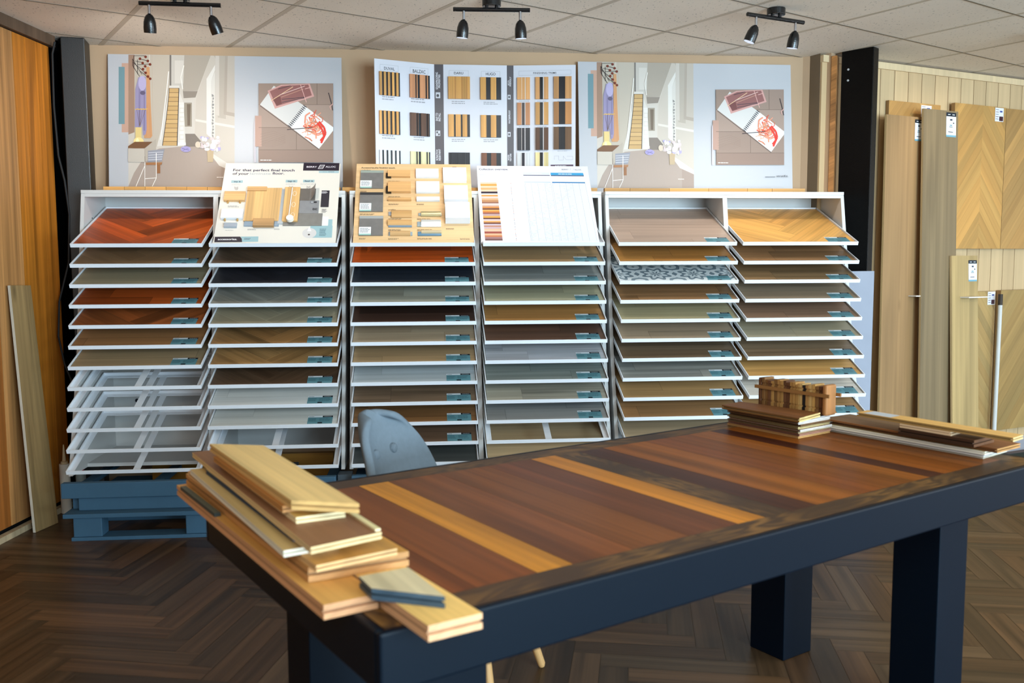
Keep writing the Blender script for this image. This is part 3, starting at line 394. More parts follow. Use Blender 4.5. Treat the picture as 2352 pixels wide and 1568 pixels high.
FOLDER = [('left',(-0.263,4.975),(0.055,5.1),[('t','DUVAL',(0.0537,0.6508,0.0601,0.0147),(58,56,60),0.01),('l',[(0.0319,0.6767),(0.1342,0.6758),(0.1337,0.6454),(0.0314,0.6473),(0.0319,0.6767)],(150,150,156),0.001),('t','BALZAC',(0.2167,0.6494,0.074,0.0173),(58,56,60),0.01),('l',[(0.2018,0.6771),(0.3057,0.6769),(0.3053,0.6468),(0.2014,0.6481),(0.2018,0.6771)],(150,150,156),0.001),('f',(0.0401,0.4901,0.1223,0.5149),(150,150,156),2),('f',(0.204,0.4879,0.2992,0.517),(150,150,156),2),('f',(0.0364,0.2848,0.1214,0.3107),(150,150,156),2),('f',(0.2164,0.2859,0.2876,0.3105),(150,150,156),2)],[((0.0246,0.5151,0.1403,0.639),[((206,150,80),0.11),((30,30,34),0.09),((206,150,80),0.11),((30,30,34),0.09),((206,150,80),0.11),((30,30,34),0.09),((206,150,80),0.11),((30,30,34),0.09),((206,150,80),0.11),((30,30,34),0.09)]),((0.1961,0.5148,0.3131,0.639),[((190,130,88),0.26),((30,30,34),0.06),((190,130,88),0.05),((30,30,34),0.11),((190,130,88),0.28),((30,30,34),0.07),((190,130,88),0.06),((30,30,34),0.11)]),((0.0209,0.3112,0.1386,0.4343),[((206,150,80),0.11),((30,30,34),0.09),((206,150,80),0.11),((30,30,34),0.09),((206,150,80),0.11),((30,30,34),0.09),((206,150,80),0.11),((30,30,34),0.09),((206,150,80),0.11),((30,30,34),0.09)]),((0.1955,0.3116,0.3104,0.4344),[((92,62,44),0.3),((30,30,34),0.06),((92,62,44),0.05),((30,30,34),0.12),((92,62,44),0.28),((30,30,34),0.06),((92,62,44),0.05),((30,30,34),0.08)]),((0.0187,0.0995,0.1377,0.2267),[((222,226,230),0.11),((30,30,34),0.09),((222,226,230),0.11),((30,30,34),0.09),((222,226,230),0.11),((30,30,34),0.09),((222,226,230),0.11),((30,30,34),0.09),((222,226,230),0.11),((30,30,34),0.09)]),((0.1941,0.1062,0.3102,0.2274),[((214,206,160),0.28),((30,30,34),0.07),((214,206,160),0.05),((30,30,34),0.11),((214,206,160),0.28),((30,30,34),0.07),((214,206,160),0.05),((30,30,34),0.09)])]),('spineA',(0.055,5.1),(0.105,5.1),[('v','SOUNDPROOFING',(0.0194,0.5699,0.0914,0.0113),(226,224,230)),('v','PROPERTIES',(0.0325,0.578,0.0716,0.0105),(226,224,230)),('v','EASY TO',(0.0175,0.4004,0.0417,0.0114),(226,224,230)),('v','INSTALL',(0.0321,0.3981,0.0441,0.0114),(226,224,230)),('v','SCRATCH',(0.0158,0.1847,0.0581,0.0106),(226,224,230)),('v','RESISTANT',(0.0305,0.1848,0.0621,0.0106),(226,224,230)),('r',(0.0069,0.5221,0.032,0.5539),(190,190,196)),('r',(0.0044,0.3177,0.0297,0.3474),(190,190,196)),('e',(0.0182,0.5364,0.0073,0.0079),(70,68,72)),('r',(0.0086,0.3329,0.0168,0.3426),(70,68,72)),('r',(0.0183,0.3217,0.0263,0.3314),(70,68,72))],[]),('center',(0.105,5.1),(0.455,5.1),[('t','DARU',(0.0588,0.6523,0.0505,0.0127),(58,56,60),0.01),('l',[(0.0322,0.6726),(0.1379,0.6725),(0.1377,0.6407),(0.0319,0.6408),(0.0322,0.6726)],(150,150,156),0.001),('t','HUGO',(0.2333,0.6492,0.054,0.0144),(58,56,60),0.01),('l',[(0.2089,0.6704),(0.312,0.6703),(0.3118,0.6383),(0.2087,0.6385),(0.2089,0.6704)],(150,150,156),0.001),('f',(0.0442,0.4909,0.1267,0.5111),(150,150,156),2),('f',(0.2199,0.4897,0.3004,0.5083),(150,150,156),2),('f',(0.0421,0.2853,0.1282,0.3053),(150,150,156),2),('f',(0.2184,0.285,0.3018,0.3043),(150,150,156),2)],[((0.0262,0.5187,0.1453,0.6383),[((206,150,80),0.3),((160,105,55),0.03),((206,150,80),0.28),((160,105,55),0.03),((206,150,80),0.2),((160,105,55),0.03),((206,150,80),0.13)]),((0.2029,0.5168,0.3173,0.6368),[((206,150,80),0.27),((30,30,34),0.22),((206,150,80),0.27),((30,30,34),0.24)]),((0.0257,0.3141,0.1436,0.4347),[((206,150,80),0.25),((30,30,34),0.08),((206,150,80),0.24),((30,30,34),0.08),((206,150,80),0.22),((30,30,34),0.13)]),((0.2039,0.3116,0.3162,0.4325),[((206,150,80),0.27),((30,30,34),0.22),((206,150,80),0.27),((30,30,34),0.24)]),((0.0251,0.1081,0.1418,0.2279),[((30,30,34),0.13),((60,60,64),0.02),((30,30,34),0.3),((60,60,64),0.02),((30,30,34),0.3),((60,60,64),0.02),((30,30,34),0.21)]),((0.2057,0.1089,0.3151,0.2266),[((120,74,48),0.27),((30,30,34),0.22),((120,74,48),0.27),((30,30,34),0.24)])]),('spineB',(0.455,5.1),(0.492,5.1),[('v','ECO',(0.0134,0.5974,0.0256,0.0082),(226,224,230)),('v','FRIENDLY',(0.0232,0.5911,0.0521,0.0082),(226,224,230)),('v','WATERPROOF',(0.0182,0.3882,0.0726,0.0099),(226,224,230)),('v','WOOD',(0.0116,0.187,0.0309,0.0083),(226,224,230)),('v','TEXTURE',(0.0232,0.1822,0.0423,0.0083),(226,224,230)),('r',(0.004,0.5203,0.0205,0.5452),(190,190,196)),('r',(0.0032,0.3169,0.0197,0.3428),(190,190,196)),('e',(0.0123,0.5331,0.0049,0.0065),(70,68,72)),('e',(0.0114,0.3299,0.0049,0.0064),(70,68,72))],[]),('right',(0.492,5.1),(0.832,5.055),[('t','FINISHING TRIMS',(0.1094,0.6565,0.1275,0.0104),(58,56,60),0.005),('l',[(0.03,0.6734),(0.3168,0.6765),(0.3168,0.6533),(0.03,0.6494),(0.03,0.6734)],(150,150,156),0.001),('l',[(0.2255,0.1893),(0.2255,0.2097),(0.2502,0.2094),(0.2502,0.1867),(0.2749,0.1865),(0.2748,0.2092),(0.2913,0.1888),(0.3283,0.1885),(0.3283,0.2072),(0.2954,0.2074)],(150,150,156),0.0012),('r',(0.2049,0.128,0.3309,0.1622),(84,66,84)),('f',(0.2296,0.1527,0.3037,0.1586),(222,226,230),1),('f',(0.0287,0.5074,0.0902,0.5132),(150,150,156),1),('f',(0.1312,0.5063,0.1927,0.5121),(150,150,156),1),('f',(0.2418,0.5052,0.3032,0.5109),(150,150,156),1),('f',(0.0282,0.3687,0.0899,0.3745),(150,150,156),1),('f',(0.131,0.3677,0.1926,0.3735),(150,150,156),1),('f',(0.2419,0.3666,0.3034,0.3725),(150,150,156),1),('f',(0.0277,0.2357,0.0896,0.2417),(150,150,156),1),('f',(0.1308,0.2348,0.1926,0.2408),(150,150,156),1),('f',(0.2419,0.2339,0.3036,0.2398),(150,150,156),1)],[((0.0209,0.5188,0.0912,0.6375),[((205,150,95),0.34),((230,210,190),0.03),((205,150,95),0.23),((230,225,220),0.05),((205,150,95),0.35)]),((0.1216,0.5193,0.1927,0.6388),[((205,150,95),0.33),((30,30,34),0.25),((215,215,218),0.06),((205,150,95),0.36)]),((0.223,0.5214,0.3202,0.6408),[((205,150,95),0.28),((30,30,34),0.36),((205,150,95),0.36)]),((0.0204,0.3801,0.0909,0.5011),[((190,130,88),0.33),((215,205,200),0.03),((66,56,56),0.22),((215,212,214),0.06),((190,130,88),0.36)]),((0.1214,0.3807,0.1927,0.5024),[((190,140,80),0.33),((30,30,34),0.25),((215,215,218),0.06),((190,140,80),0.36)]),((0.223,0.3829,0.3205,0.5045),[((180,125,75),0.28),((30,30,34),0.36),((180,125,75),0.36)]),((0.0199,0.2423,0.0906,0.3639),[((52,52,58),0.33),((215,205,200),0.03),((40,40,48),0.22),((215,212,214),0.06),((52,52,58),0.36)]),((0.1211,0.243,0.1926,0.3653),[((92,62,44),0.33),((30,30,34),0.25),((215,215,218),0.06),((92,62,44),0.36)]),((0.223,0.2454,0.3207,0.3676),[((104,76,52),0.28),((30,30,34),0.36),((104,76,52),0.36)]),((0.0194,0.1218,0.0903,0.2276),[((214,214,214),0.33),((215,205,200),0.03),((40,40,48),0.22),((215,212,214),0.06),((214,214,214),0.36)]),((0.1209,0.1226,0.1925,0.2292),[((214,196,140),0.33),((30,30,34),0.25),((215,215,218),0.06),((214,196,140),0.36)])])]
ART_ACC = [('t','For that perfect final touch',(0.0424,0.4967,0.3156,0.0171),(44,36,66),0.02),('t','of your',(0.0424,0.4707,0.0828,0.0166),(44,36,66),0.02),('t','laminate',(0.1316,0.4721,0.1056,0.015),(168,172,178),0.012),('t','floor.',(0.2457,0.4736,0.0612,0.0162),(44,36,66),0.02),('r',(0.4018,0.5033,0.5891,0.5605),(42,34,46)),('t','BERRY',(0.4189,0.5251,0.054,0.0119),(225,220,225),0.015),('t','ALLOC',(0.5177,0.5266,0.0527,0.012),(225,220,225),0.015),('p',[(0.4777,0.5168),(0.5037,0.517),(0.5143,0.5469),(0.4882,0.5467)],(215,212,215)),('p',[(0.4811,0.5193),(0.5013,0.5195),(0.5104,0.5439),(0.4907,0.5438)],(120,116,120)),('r',(0.4849,0.486,0.5887,0.5015),(166,190,196)),('f',(0.534,0.4917,0.5698,0.4977),(50,60,76),1),('f',(0.5051,0.4915,0.5323,0.4958),(110,130,140),1),('r',(0.0417,0.4114,0.1006,0.4303),(160,186,190)),('t','try it',(0.0548,0.4162,0.0345,0.0099),(44,36,66),0.02),('r',(0.3184,0.4161,0.378,0.4345),(160,186,190)),('t','tap it',(0.3285,0.4199,0.0397,0.0109),(44,36,66),0.02),('r',(0.4071,0.4173,0.4657,0.4358),(160,186,190)),('t','feel it',(0.4154,0.4212,0.0436,0.0109),(44,36,66),0.02),('f',(0.0461,0.3931,0.0979,0.4064),(190,186,182),2),('f',(0.32,0.3975,0.378,0.4098),(190,186,182),2),('f',(0.395,0.3986,0.4781,0.411),(190,186,182),2),('l',[(0.0611,0.3836),(0.0717,0.3765),(0.0807,0.3837)],(44,36,66),0.0017),('l',[(0.0619,0.3765),(0.0725,0.3694),(0.0815,0.3766)],(44,36,66),0.0017),('l',[(0.0627,0.3694),(0.0732,0.3623),(0.0822,0.3695)],(44,36,66),0.0017),('l',[(0.3385,0.3888),(0.3489,0.3817),(0.3583,0.3889)],(44,36,66),0.0017),('l',[(0.339,0.3816),(0.3494,0.3745),(0.3588,0.3817)],(44,36,66),0.0017),('l',[(0.3396,0.3745),(0.35,0.3674),(0.3593,0.3746)],(44,36,66),0.0016),('l',[(0.4274,0.39),(0.4377,0.3828),(0.4472,0.3901)],(44,36,66),0.0017),('l',[(0.4278,0.3828),(0.4382,0.3757),(0.4477,0.3829)],(44,36,66),0.0017),('l',[(0.4283,0.3756),(0.4387,0.3685),(0.4481,0.3757)],(44,36,66),0.0017),('f',(0.0439,0.2389,0.1016,0.252),(150,146,144),2),('f',(0.0339,0.123,0.1118,0.1292),(150,146,144),1),('f',(0.0494,0.0824,0.0959,0.0874),(150,146,144),1),('f',(0.1571,0.0836,0.206,0.0957),(150,146,144),2),('f',(0.287,0.0856,0.3173,0.0967),(150,146,144),2),('r',(0.4649,0.0344,0.5746,0.1139),(150,182,188)),('r',(0.551,0.1082,0.5722,0.1571),(150,182,188)),('e',(0.4623,0.0646,0.0349,0.0333),(206,202,200)),('p',[(0.4595,0.1084),(0.4516,0.0779),(0.4707,0.0779)],(244,242,240)),('e',(0.4607,0.0547,0.0055,0.0051),(70,62,60)),('f',(0.5117,0.0453,0.546,0.0952),(70,100,110),7),('p',[(0.0061,0.0061),(0.1394,0.0064),(0.1358,0.0281),(0.1263,0.042),(0.0046,0.0412)],(42,34,46)),('t','accessories.',(0.0205,0.0194,0.0935,0.012),(240,238,240),0.02),('p',[(0.1392,0.0082),(0.2168,0.009),(0.215,0.0432),(0.129,0.0419),(0.1364,0.0281)],(150,182,188)),('f',(0.1473,0.0208,0.1823,0.0334),(60,74,90),2),('r',(0.5102,0.1139,0.5517,0.176),(228,224,220)),('r',(0.5071,0.2411,0.548,0.3585),(50,46,54)),('f',(0.5051,0.3367,0.5397,0.3526),(230,226,230),3),('f',(0.5148,0.2027,0.5412,0.2296),(70,62,70),4)]
ART_FINISH = [('t','Accessories,the finishing touch.',(0.025,0.5217,0.1802,0.0104),(40,26,30),0.02),('t','underlays.',(0.0256,0.5044,0.0518,0.0082),(40,26,30),0.02),('t','skirtings.',(0.1685,0.5061,0.0421,0.005),(60,46,40),0.01),('t','profiles.',(0.1725,0.2203,0.0396,0.0073),(40,26,30),0.02),('t','BERRY',(0.4542,0.5222,0.0433,0.0076),(96,60,52),0.01),('t','ALLOC',(0.5323,0.5228,0.0416,0.0075),(96,60,52),0.01),('p',[(0.5018,0.5167),(0.5232,0.5169),(0.5306,0.5366),(0.5098,0.5364)],(120,80,70)),('p',[(0.5057,0.5192),(0.5212,0.5194),(0.5269,0.5336),(0.5121,0.5335)],(222,180,140)),('l',[(0.5059,0.5259),(0.5268,0.5278)],(120,80,70),0.0012),('t','laminate.',(0.5346,0.0198,0.0504,0.0096),(60,44,40),0.01),('l',[(0.4661,0.02),(0.5276,0.0198)],(110,84,66),0.0005),('f',(0.0255,0.3473,0.0624,0.3585),(70,50,40),2),('f',(0.0278,0.1864,0.1047,0.1971),(70,50,40),2),('f',(0.0289,0.0217,0.0671,0.0318),(70,50,40),2),('f',(0.1692,0.4132,0.2459,0.4307),(70,50,40),3),('f',(0.1708,0.3026,0.2465,0.3194),(70,50,40),3),('f',(0.172,0.256,0.2316,0.267),(70,50,40),2),('f',(0.1728,0.154,0.2444,0.1646),(70,50,40),2),('f',(0.1733,0.0794,0.2448,0.0897),(70,50,40),2),('f',(0.1736,0.0201,0.2285,0.0303),(70,50,40),2),('f',(0.3132,0.4184,0.364,0.4301),(70,50,40),2),('f',(0.3151,0.3077,0.3659,0.319),(70,50,40),2),('f',(0.3161,0.2562,0.3654,0.2673),(70,50,40),2),('f',(0.3177,0.1532,0.4083,0.1638),(70,50,40),2),('f',(0.3188,0.0791,0.41,0.0895),(70,50,40),2),('f',(0.3186,0.0204,0.4105,0.0305),(70,50,40),2),('f',(0.4584,0.381,0.5095,0.3925),(70,50,40),2),('f',(0.4611,0.2349,0.5119,0.246),(70,50,40),2),('f',(0.4642,0.0864,0.5115,0.0968),(70,50,40),2)]
S_FINISH = {'underlay': [(0.0236,0.3714,0.1434,0.4994),(0.025,0.2074,0.1445,0.3395),(0.0274,0.0446,0.1472,0.1742)],'skirting_oak': [(0.166,0.4509,0.2838,0.4962),(0.168,0.34,0.2875,0.4123),(0.1695,0.2826,0.2895,0.2964)],'skirting_white': [(0.3134,0.4477,0.4336,0.5075),(0.3147,0.3373,0.4362,0.4138),(0.3162,0.2799,0.4361,0.3027)],'white_block': [(0.4568,0.4149,0.5808,0.5106),(0.4597,0.2664,0.583,0.3671),(0.4626,0.1264,0.5881,0.2362)],'profile': [(0.1887,0.1665,0.2915,0.2165),(0.1709,0.1123,0.2923,0.1513),(0.183,0.0436,0.2847,0.0741),(0.3391,0.1742,0.44,0.2077),(0.3392,0.1031,0.4396,0.1508),(0.3397,0.0558,0.4419,0.0767)],'prof_base': [(0.1729,0.1818,0.1886,0.206),(0.1735,0.1021,0.2923,0.1123),(0.1756,0.0444,0.295,0.0684),(0.3255,0.1799,0.4442,0.1972),(0.319,0.1054,0.3415,0.1372),(0.3216,0.0431,0.4416,0.07)]}
ART_OVER = [('t','Collection overview.',(0.0111,0.5136,0.1581,0.0125),(44,38,80),0.015),('t','BERRY',(0.4601,0.5166,0.038,0.0081),(70,60,100),0.01),('t','ALLOC',(0.5303,0.5153,0.0374,0.0081),(70,60,100),0.01),('l',[(0.5045,0.516),(0.5106,0.5287)],(150,140,180),0.0013),('l',[(0.5223,0.5161),(0.5285,0.5288)],(150,140,180),0.0013),('f',(0.0126,0.4736,0.0482,0.4893),(190,190,205),2),('f',(0.0146,0.4472,0.0504,0.4694),(215,215,225),3),('p',[(0.2474,0.4964),(0.391,0.496),(0.3913,0.4803),(0.2476,0.4803)],(206,214,222)),('p',[(0.2475,0.4786),(0.3911,0.4781),(0.3913,0.4728),(0.2477,0.4732)],(60,66,96)),('f',(0.2937,0.4842,0.3568,0.4913),(245,248,250),1),('p',[(0.3965,0.496),(0.5746,0.4949),(0.5765,0.477),(0.3965,0.4781)],(60,150,196)),('p',[(0.3965,0.4772),(0.5764,0.4761),(0.5764,0.4698),(0.3972,0.471)],(28,52,96)),('f',(0.4381,0.4824,0.5327,0.491),(240,248,252),1),('p',[(0.2493,0.4282),(0.392,0.4272),(0.3924,0.4201),(0.2498,0.4221)],(186,196,214)),('p',[(0.3984,0.4272),(0.5773,0.4255),(0.5777,0.4175),(0.3996,0.4193)],(40,116,170)),('p',[(0.0135,0.4218),(0.1003,0.4222),(0.1006,0.4094),(0.0137,0.409)],(226,186,160)),('p',[(0.0137,0.409),(0.1006,0.4094),(0.1009,0.396),(0.014,0.3956)],(220,150,70)),('p',[(0.014,0.3956),(0.1009,0.396),(0.1012,0.3824),(0.0142,0.382)],(224,190,165)),('p',[(0.0142,0.382),(0.1012,0.3824),(0.1015,0.368),(0.0145,0.3676)],(214,160,110)),('p',[(0.0145,0.3676),(0.1015,0.368),(0.1018,0.3547),(0.0147,0.3544)],(222,186,160)),('p',[(0.0147,0.3544),(0.1018,0.3547),(0.1022,0.3405),(0.0149,0.3402)],(48,40,52)),('p',[(0.0149,0.3402),(0.1022,0.3405),(0.1024,0.3312),(0.0151,0.3309)],(230,222,216)),('p',[(0.0151,0.3309),(0.1024,0.3312),(0.1027,0.3196),(0.0153,0.3193)],(214,146,76)),('p',[(0.0153,0.3193),(0.1027,0.3196),(0.103,0.3054),(0.0156,0.3051)],(212,186,180)),('p',[(0.0156,0.3051),(0.103,0.3054),(0.1033,0.2928),(0.0158,0.2926)],(206,160,120)),('p',[(0.0158,0.2926),(0.1033,0.2928),(0.1036,0.2789),(0.016,0.2787)],(176,126,90)),('p',[(0.016,0.2787),(0.1036,0.2789),(0.1038,0.2693),(0.0162,0.2691)],(140,96,80)),('p',[(0.0162,0.2691),(0.1038,0.2693),(0.1041,0.2578),(0.0164,0.2577)],(210,190,186)),('p',[(0.0164,0.2577),(0.1041,0.2578),(0.1043,0.2475),(0.0166,0.2474)],(190,160,150)),('p',[(0.0166,0.2474),(0.1043,0.2475),(0.1046,0.2357),(0.0168,0.2356)],(196,130,70)),('p',[(0.0168,0.2356),(0.1046,0.2357),(0.1049,0.2237),(0.017,0.2236)],(110,66,54)),('p',[(0.017,0.2236),(0.1049,0.2237),(0.1051,0.2148),(0.0172,0.2147)],(222,160,90)),('p',[(0.0172,0.2147),(0.1051,0.2148),(0.1053,0.2048),(0.0173,0.2047)],(196,120,56)),('p',[(0.0173,0.2047),(0.1053,0.2048),(0.1056,0.1945),(0.0175,0.1944)],(140,84,76)),('p',[(0.0175,0.1944),(0.1056,0.1945),(0.1059,0.1808),(0.0178,0.1808)],(176,150,150)),('p',[(0.0178,0.1808),(0.1059,0.1808),(0.1062,0.168),(0.018,0.168)],(226,150,66)),('p',[(0.018,0.168),(0.1062,0.168),(0.1064,0.1584),(0.0182,0.1584)],(90,54,50)),('p',[(0.0182,0.1584),(0.1064,0.1584),(0.1067,0.1455),(0.0184,0.1456)],(206,180,176)),('p',[(0.0184,0.1456),(0.1067,0.1455),(0.1069,0.1361),(0.0185,0.1361)],(220,150,80)),('p',[(0.0185,0.1361),(0.1069,0.1361),(0.1072,0.1242),(0.0188,0.1243)],(110,66,56)),('p',[(0.0188,0.1243),(0.1072,0.1242),(0.1074,0.1149),(0.0189,0.115)],(196,186,200)),('p',[(0.0189,0.115),(0.1074,0.1149),(0.1076,0.1062),(0.0191,0.1063)],(176,116,86)),('p',[(0.0191,0.1063),(0.1076,0.1062),(0.1079,0.0931),(0.0193,0.0932)],(188,160,166)),('p',[(0.0193,0.0932),(0.1079,0.0931),(0.1082,0.0834),(0.0195,0.0836)],(206,170,140)),('p',[(0.0195,0.0836),(0.1082,0.0834),(0.1084,0.0737),(0.0196,0.0739)],(212,176,150)),('p',[(0.0196,0.0739),(0.1084,0.0737),(0.1087,0.0601),(0.0199,0.0603)],(150,70,60)),('p',[(0.0199,0.0603),(0.1087,0.0601),(0.109,0.0471),(0.0201,0.0474)],(206,166,130)),('p',[(0.0201,0.0474),(0.109,0.0471),(0.1092,0.0372),(0.0203,0.0374)],(190,112,66)),('p',[(0.0203,0.0374),(0.1092,0.0372),(0.1096,0.0238),(0.0205,0.0241)],(150,110,110)),('p',[(0.0205,0.0241),(0.1096,0.0238),(0.1098,0.0126),(0.0207,0.0129)],(110,72,70))]
G_OVER = {'grid': [[(0.2497,0.4168),(0.2537,0.009)],[(0.2535,0.4168),(0.2589,0.009)],[(0.2844,0.417),(0.2952,0.0089)],[(0.3204,0.4172),(0.3316,0.0087)],[(0.358,0.4173),(0.368,0.0086)],[(0.3915,0.4175),(0.4045,0.0085)],[(0.3995,0.4175),(0.4106,0.0085)],[(0.4369,0.4177),(0.4456,0.0084)],[(0.4718,0.4179),(0.4822,0.0082)],[(0.5074,0.4181),(0.5204,0.0081)],[(0.5427,0.4182),(0.5556,0.008)],[(0.5765,0.4184),(0.5938,0.0079)]],'rows': [([(0.2441,0.4111),(0.3907,0.4118)],[(0.3996,0.4118),(0.5783,0.4127)],[(0.1079,0.4105),(0.1775,0.4108)]),([(0.2442,0.4013),(0.391,0.402)],[(0.3999,0.402),(0.5787,0.4029)],[(0.108,0.4007),(0.1776,0.401)]),([(0.2444,0.3916),(0.3912,0.3923)],[(0.4002,0.3923),(0.5791,0.3931)],[(0.1081,0.391),(0.1776,0.3913)]),([(0.2445,0.3819),(0.3915,0.3825)],[(0.4004,0.3826),(0.5795,0.3833)],[(0.1082,0.3813),(0.1777,0.3816)]),([(0.2447,0.3722),(0.3918,0.3728)],[(0.4007,0.3728),(0.5798,0.3735)],[(0.1083,0.3717),(0.1778,0.372)]),([(0.2448,0.3626),(0.392,0.3631)],[(0.4009,0.3631),(0.5802,0.3638)],[(0.1084,0.362),(0.1779,0.3623)]),([(0.2449,0.3529),(0.3923,0.3534)],[(0.4012,0.3535),(0.5806,0.3541)],[(0.1085,0.3524),(0.178,0.3527)]),([(0.2451,0.3433),(0.3926,0.3438)],[(0.4015,0.3438),(0.581,0.3444)],[(0.1086,0.3428),(0.1781,0.3431)]),([(0.2452,0.3337),(0.3929,0.3342)],[(0.4017,0.3342),(0.5813,0.3348)],[(0.1087,0.3333),(0.1782,0.3335)]),([(0.2454,0.3241),(0.3931,0.3246)],[(0.402,0.3246),(0.5817,0.3251)],[(0.1088,0.3237),(0.1783,0.3239)]),([(0.2455,0.3146),(0.3934,0.315)],[(0.4022,0.315),(0.5821,0.3155)],[(0.1089,0.3142),(0.1784,0.3144)]),([(0.2456,0.305),(0.3936,0.3054)],[(0.4025,0.3054),(0.5825,0.3059)],[(0.109,0.3047),(0.1784,0.3049)]),([(0.2458,0.2955),(0.3939,0.2959)],[(0.4027,0.2959),(0.5828,0.2963)],[(0.1091,0.2952),(0.1785,0.2954)]),([(0.2459,0.286),(0.3942,0.2864)],[(0.403,0.2864),(0.5832,0.2868)],[(0.1091,0.2857),(0.1786,0.2859)]),([(0.246,0.2766),(0.3944,0.2769)],[(0.4032,0.2769),(0.5836,0.2773)],[(0.1092,0.2763),(0.1787,0.2764)]),([(0.2462,0.2671),(0.3947,0.2674)],[(0.4035,0.2674),(0.5839,0.2677)],[(0.1093,0.2669),(0.1788,0.267)]),([(0.2463,0.2577),(0.395,0.2579)],[(0.4037,0.258),(0.5843,0.2583)],[(0.1094,0.2575),(0.1789,0.2576)]),([(0.2465,0.2483),(0.3952,0.2485)],[(0.404,0.2485),(0.5847,0.2488)],[(0.1095,0.2481),(0.179,0.2482)]),([(0.2466,0.2389),(0.3955,0.2391)],[(0.4043,0.2391),(0.585,0.2393)],[(0.1096,0.2387),(0.179,0.2388)]),([(0.2467,0.2295),(0.3958,0.2297)],[(0.4045,0.2297),(0.5854,0.2299)],[(0.1097,0.2294),(0.1791,0.2295)]),([(0.2469,0.2202),(0.396,0.2203)],[(0.4048,0.2203),(0.5858,0.2205)],[(0.1098,0.2201),(0.1792,0.2201)]),([(0.247,0.2109),(0.3963,0.211)],[(0.405,0.211),(0.5861,0.2111)],[(0.1099,0.2108),(0.1793,0.2108)]),([(0.2471,0.2016),(0.3965,0.2017)],[(0.4053,0.2017),(0.5865,0.2018)],[(0.11,0.2015),(0.1794,0.2015)]),([(0.2473,0.1923),(0.3968,0.1924)],[(0.4055,0.1924),(0.5868,0.1924)],[(0.1101,0.1922),(0.1795,0.1923)]),([(0.2474,0.183),(0.397,0.1831)],[(0.4057,0.1831),(0.5872,0.1831)],[(0.1102,0.183),(0.1796,0.183)]),([(0.2475,0.1738),(0.3973,0.1738)],[(0.406,0.1738),(0.5876,0.1738)],[(0.1103,0.1738),(0.1796,0.1738)]),([(0.2477,0.1646),(0.3976,0.1646)],[(0.4062,0.1646),(0.5879,0.1645)],[(0.1104,0.1646),(0.1797,0.1646)]),([(0.2478,0.1554),(0.3978,0.1553)],[(0.4065,0.1553),(0.5883,0.1553)],[(0.1105,0.1554),(0.1798,0.1554)]),([(0.2479,0.1462),(0.3981,0.1461)],[(0.4067,0.1461),(0.5886,0.146)],[(0.1106,0.1463),(0.1799,0.1462)]),([(0.2481,0.1371),(0.3983,0.137)],[(0.407,0.1369),(0.589,0.1368)],[(0.1107,0.1372),(0.18,0.1371)]),([(0.2482,0.1279),(0.3986,0.1278)],[(0.4072,0.1278),(0.5894,0.1276)],[(0.1108,0.128),(0.1801,0.128)]),([(0.2483,0.1188),(0.3988,0.1186)],[(0.4075,0.1186),(0.5897,0.1184)],[(0.1108,0.119),(0.1802,0.1189)]),([(0.2485,0.1097),(0.3991,0.1095)],[(0.4077,0.1095),(0.5901,0.1093)],[(0.1109,0.1099),(0.1802,0.1098)]),([(0.2486,0.1006),(0.3993,0.1004)],[(0.408,0.1004),(0.5904,0.1002)],[(0.111,0.1008),(0.1803,0.1007)]),([(0.2487,0.0916),(0.3996,0.0913)],[(0.4082,0.0913),(0.5908,0.091)],[(0.1111,0.0918),(0.1804,0.0917)]),([(0.2488,0.0825),(0.3998,0.0823)],[(0.4084,0.0823),(0.5911,0.0819)],[(0.1112,0.0828),(0.1805,0.0827)]),([(0.249,0.0735),(0.4001,0.0732)],[(0.4087,0.0732),(0.5915,0.0729)],[(0.1113,0.0738),(0.1806,0.0737)]),([(0.2491,0.0645),(0.4003,0.0642)],[(0.4089,0.0642),(0.5918,0.0638)],[(0.1114,0.0648),(0.1807,0.0647)]),([(0.2492,0.0556),(0.4006,0.0552)],[(0.4092,0.0552),(0.5922,0.0548)],[(0.1115,0.0559),(0.1807,0.0557)]),([(0.2494,0.0466),(0.4008,0.0462)],[(0.4094,0.0462),(0.5925,0.0458)],[(0.1116,0.047),(0.1808,0.0468)]),([(0.2495,0.0377),(0.4011,0.0373)],[(0.4096,0.0372),(0.5929,0.0368)],[(0.1117,0.038),(0.1809,0.0379)]),([(0.2496,0.0288),(0.4013,0.0283)],[(0.4099,0.0283),(0.5932,0.0278)],[(0.1118,0.0291),(0.181,0.029)]),([(0.2497,0.0199),(0.4016,0.0194)],[(0.4101,0.0194),(0.5936,0.0188)],[(0.1119,0.0203),(0.1811,0.0201)]),([(0.2499,0.011),(0.4018,0.0105)],[(0.4104,0.0105),(0.5939,0.0099)],[(0.1119,0.0114),(0.1811,0.0112)])]}
S_ACC = {'oak_skirting': (0.021,0.277,0.1262,0.338),'white_skirting': (0.0199,0.1553,0.1263,0.2157),'spacer': (0.0404,0.0996,0.1039,0.1274),'oak_panel': (0.133,0.1404,0.306,0.3691),'trim_top': (0.1322,0.3447,0.2303,0.3722),'rail_top': (0.2299,0.3556,0.2988,0.3694),'rail_bottom': (0.1366,0.1087,0.3083,0.1404),'trim_bottom': (0.1834,0.1013,0.2851,0.1478),'alu_strip': (0.3014,0.1234,0.3278,0.3617),'tap_board': (0.3227,0.1365,0.3993,0.371),'disc': (0.3452,0.1197,0.3822,0.1647),'foil_a': (0.3986,0.2836,0.4774,0.3681),'foil_b': (0.4016,0.197,0.4992,0.2855),'foil_c': (0.3277,0.1121,0.5208,0.197)}

CZ = 2.4655                     # ceiling height
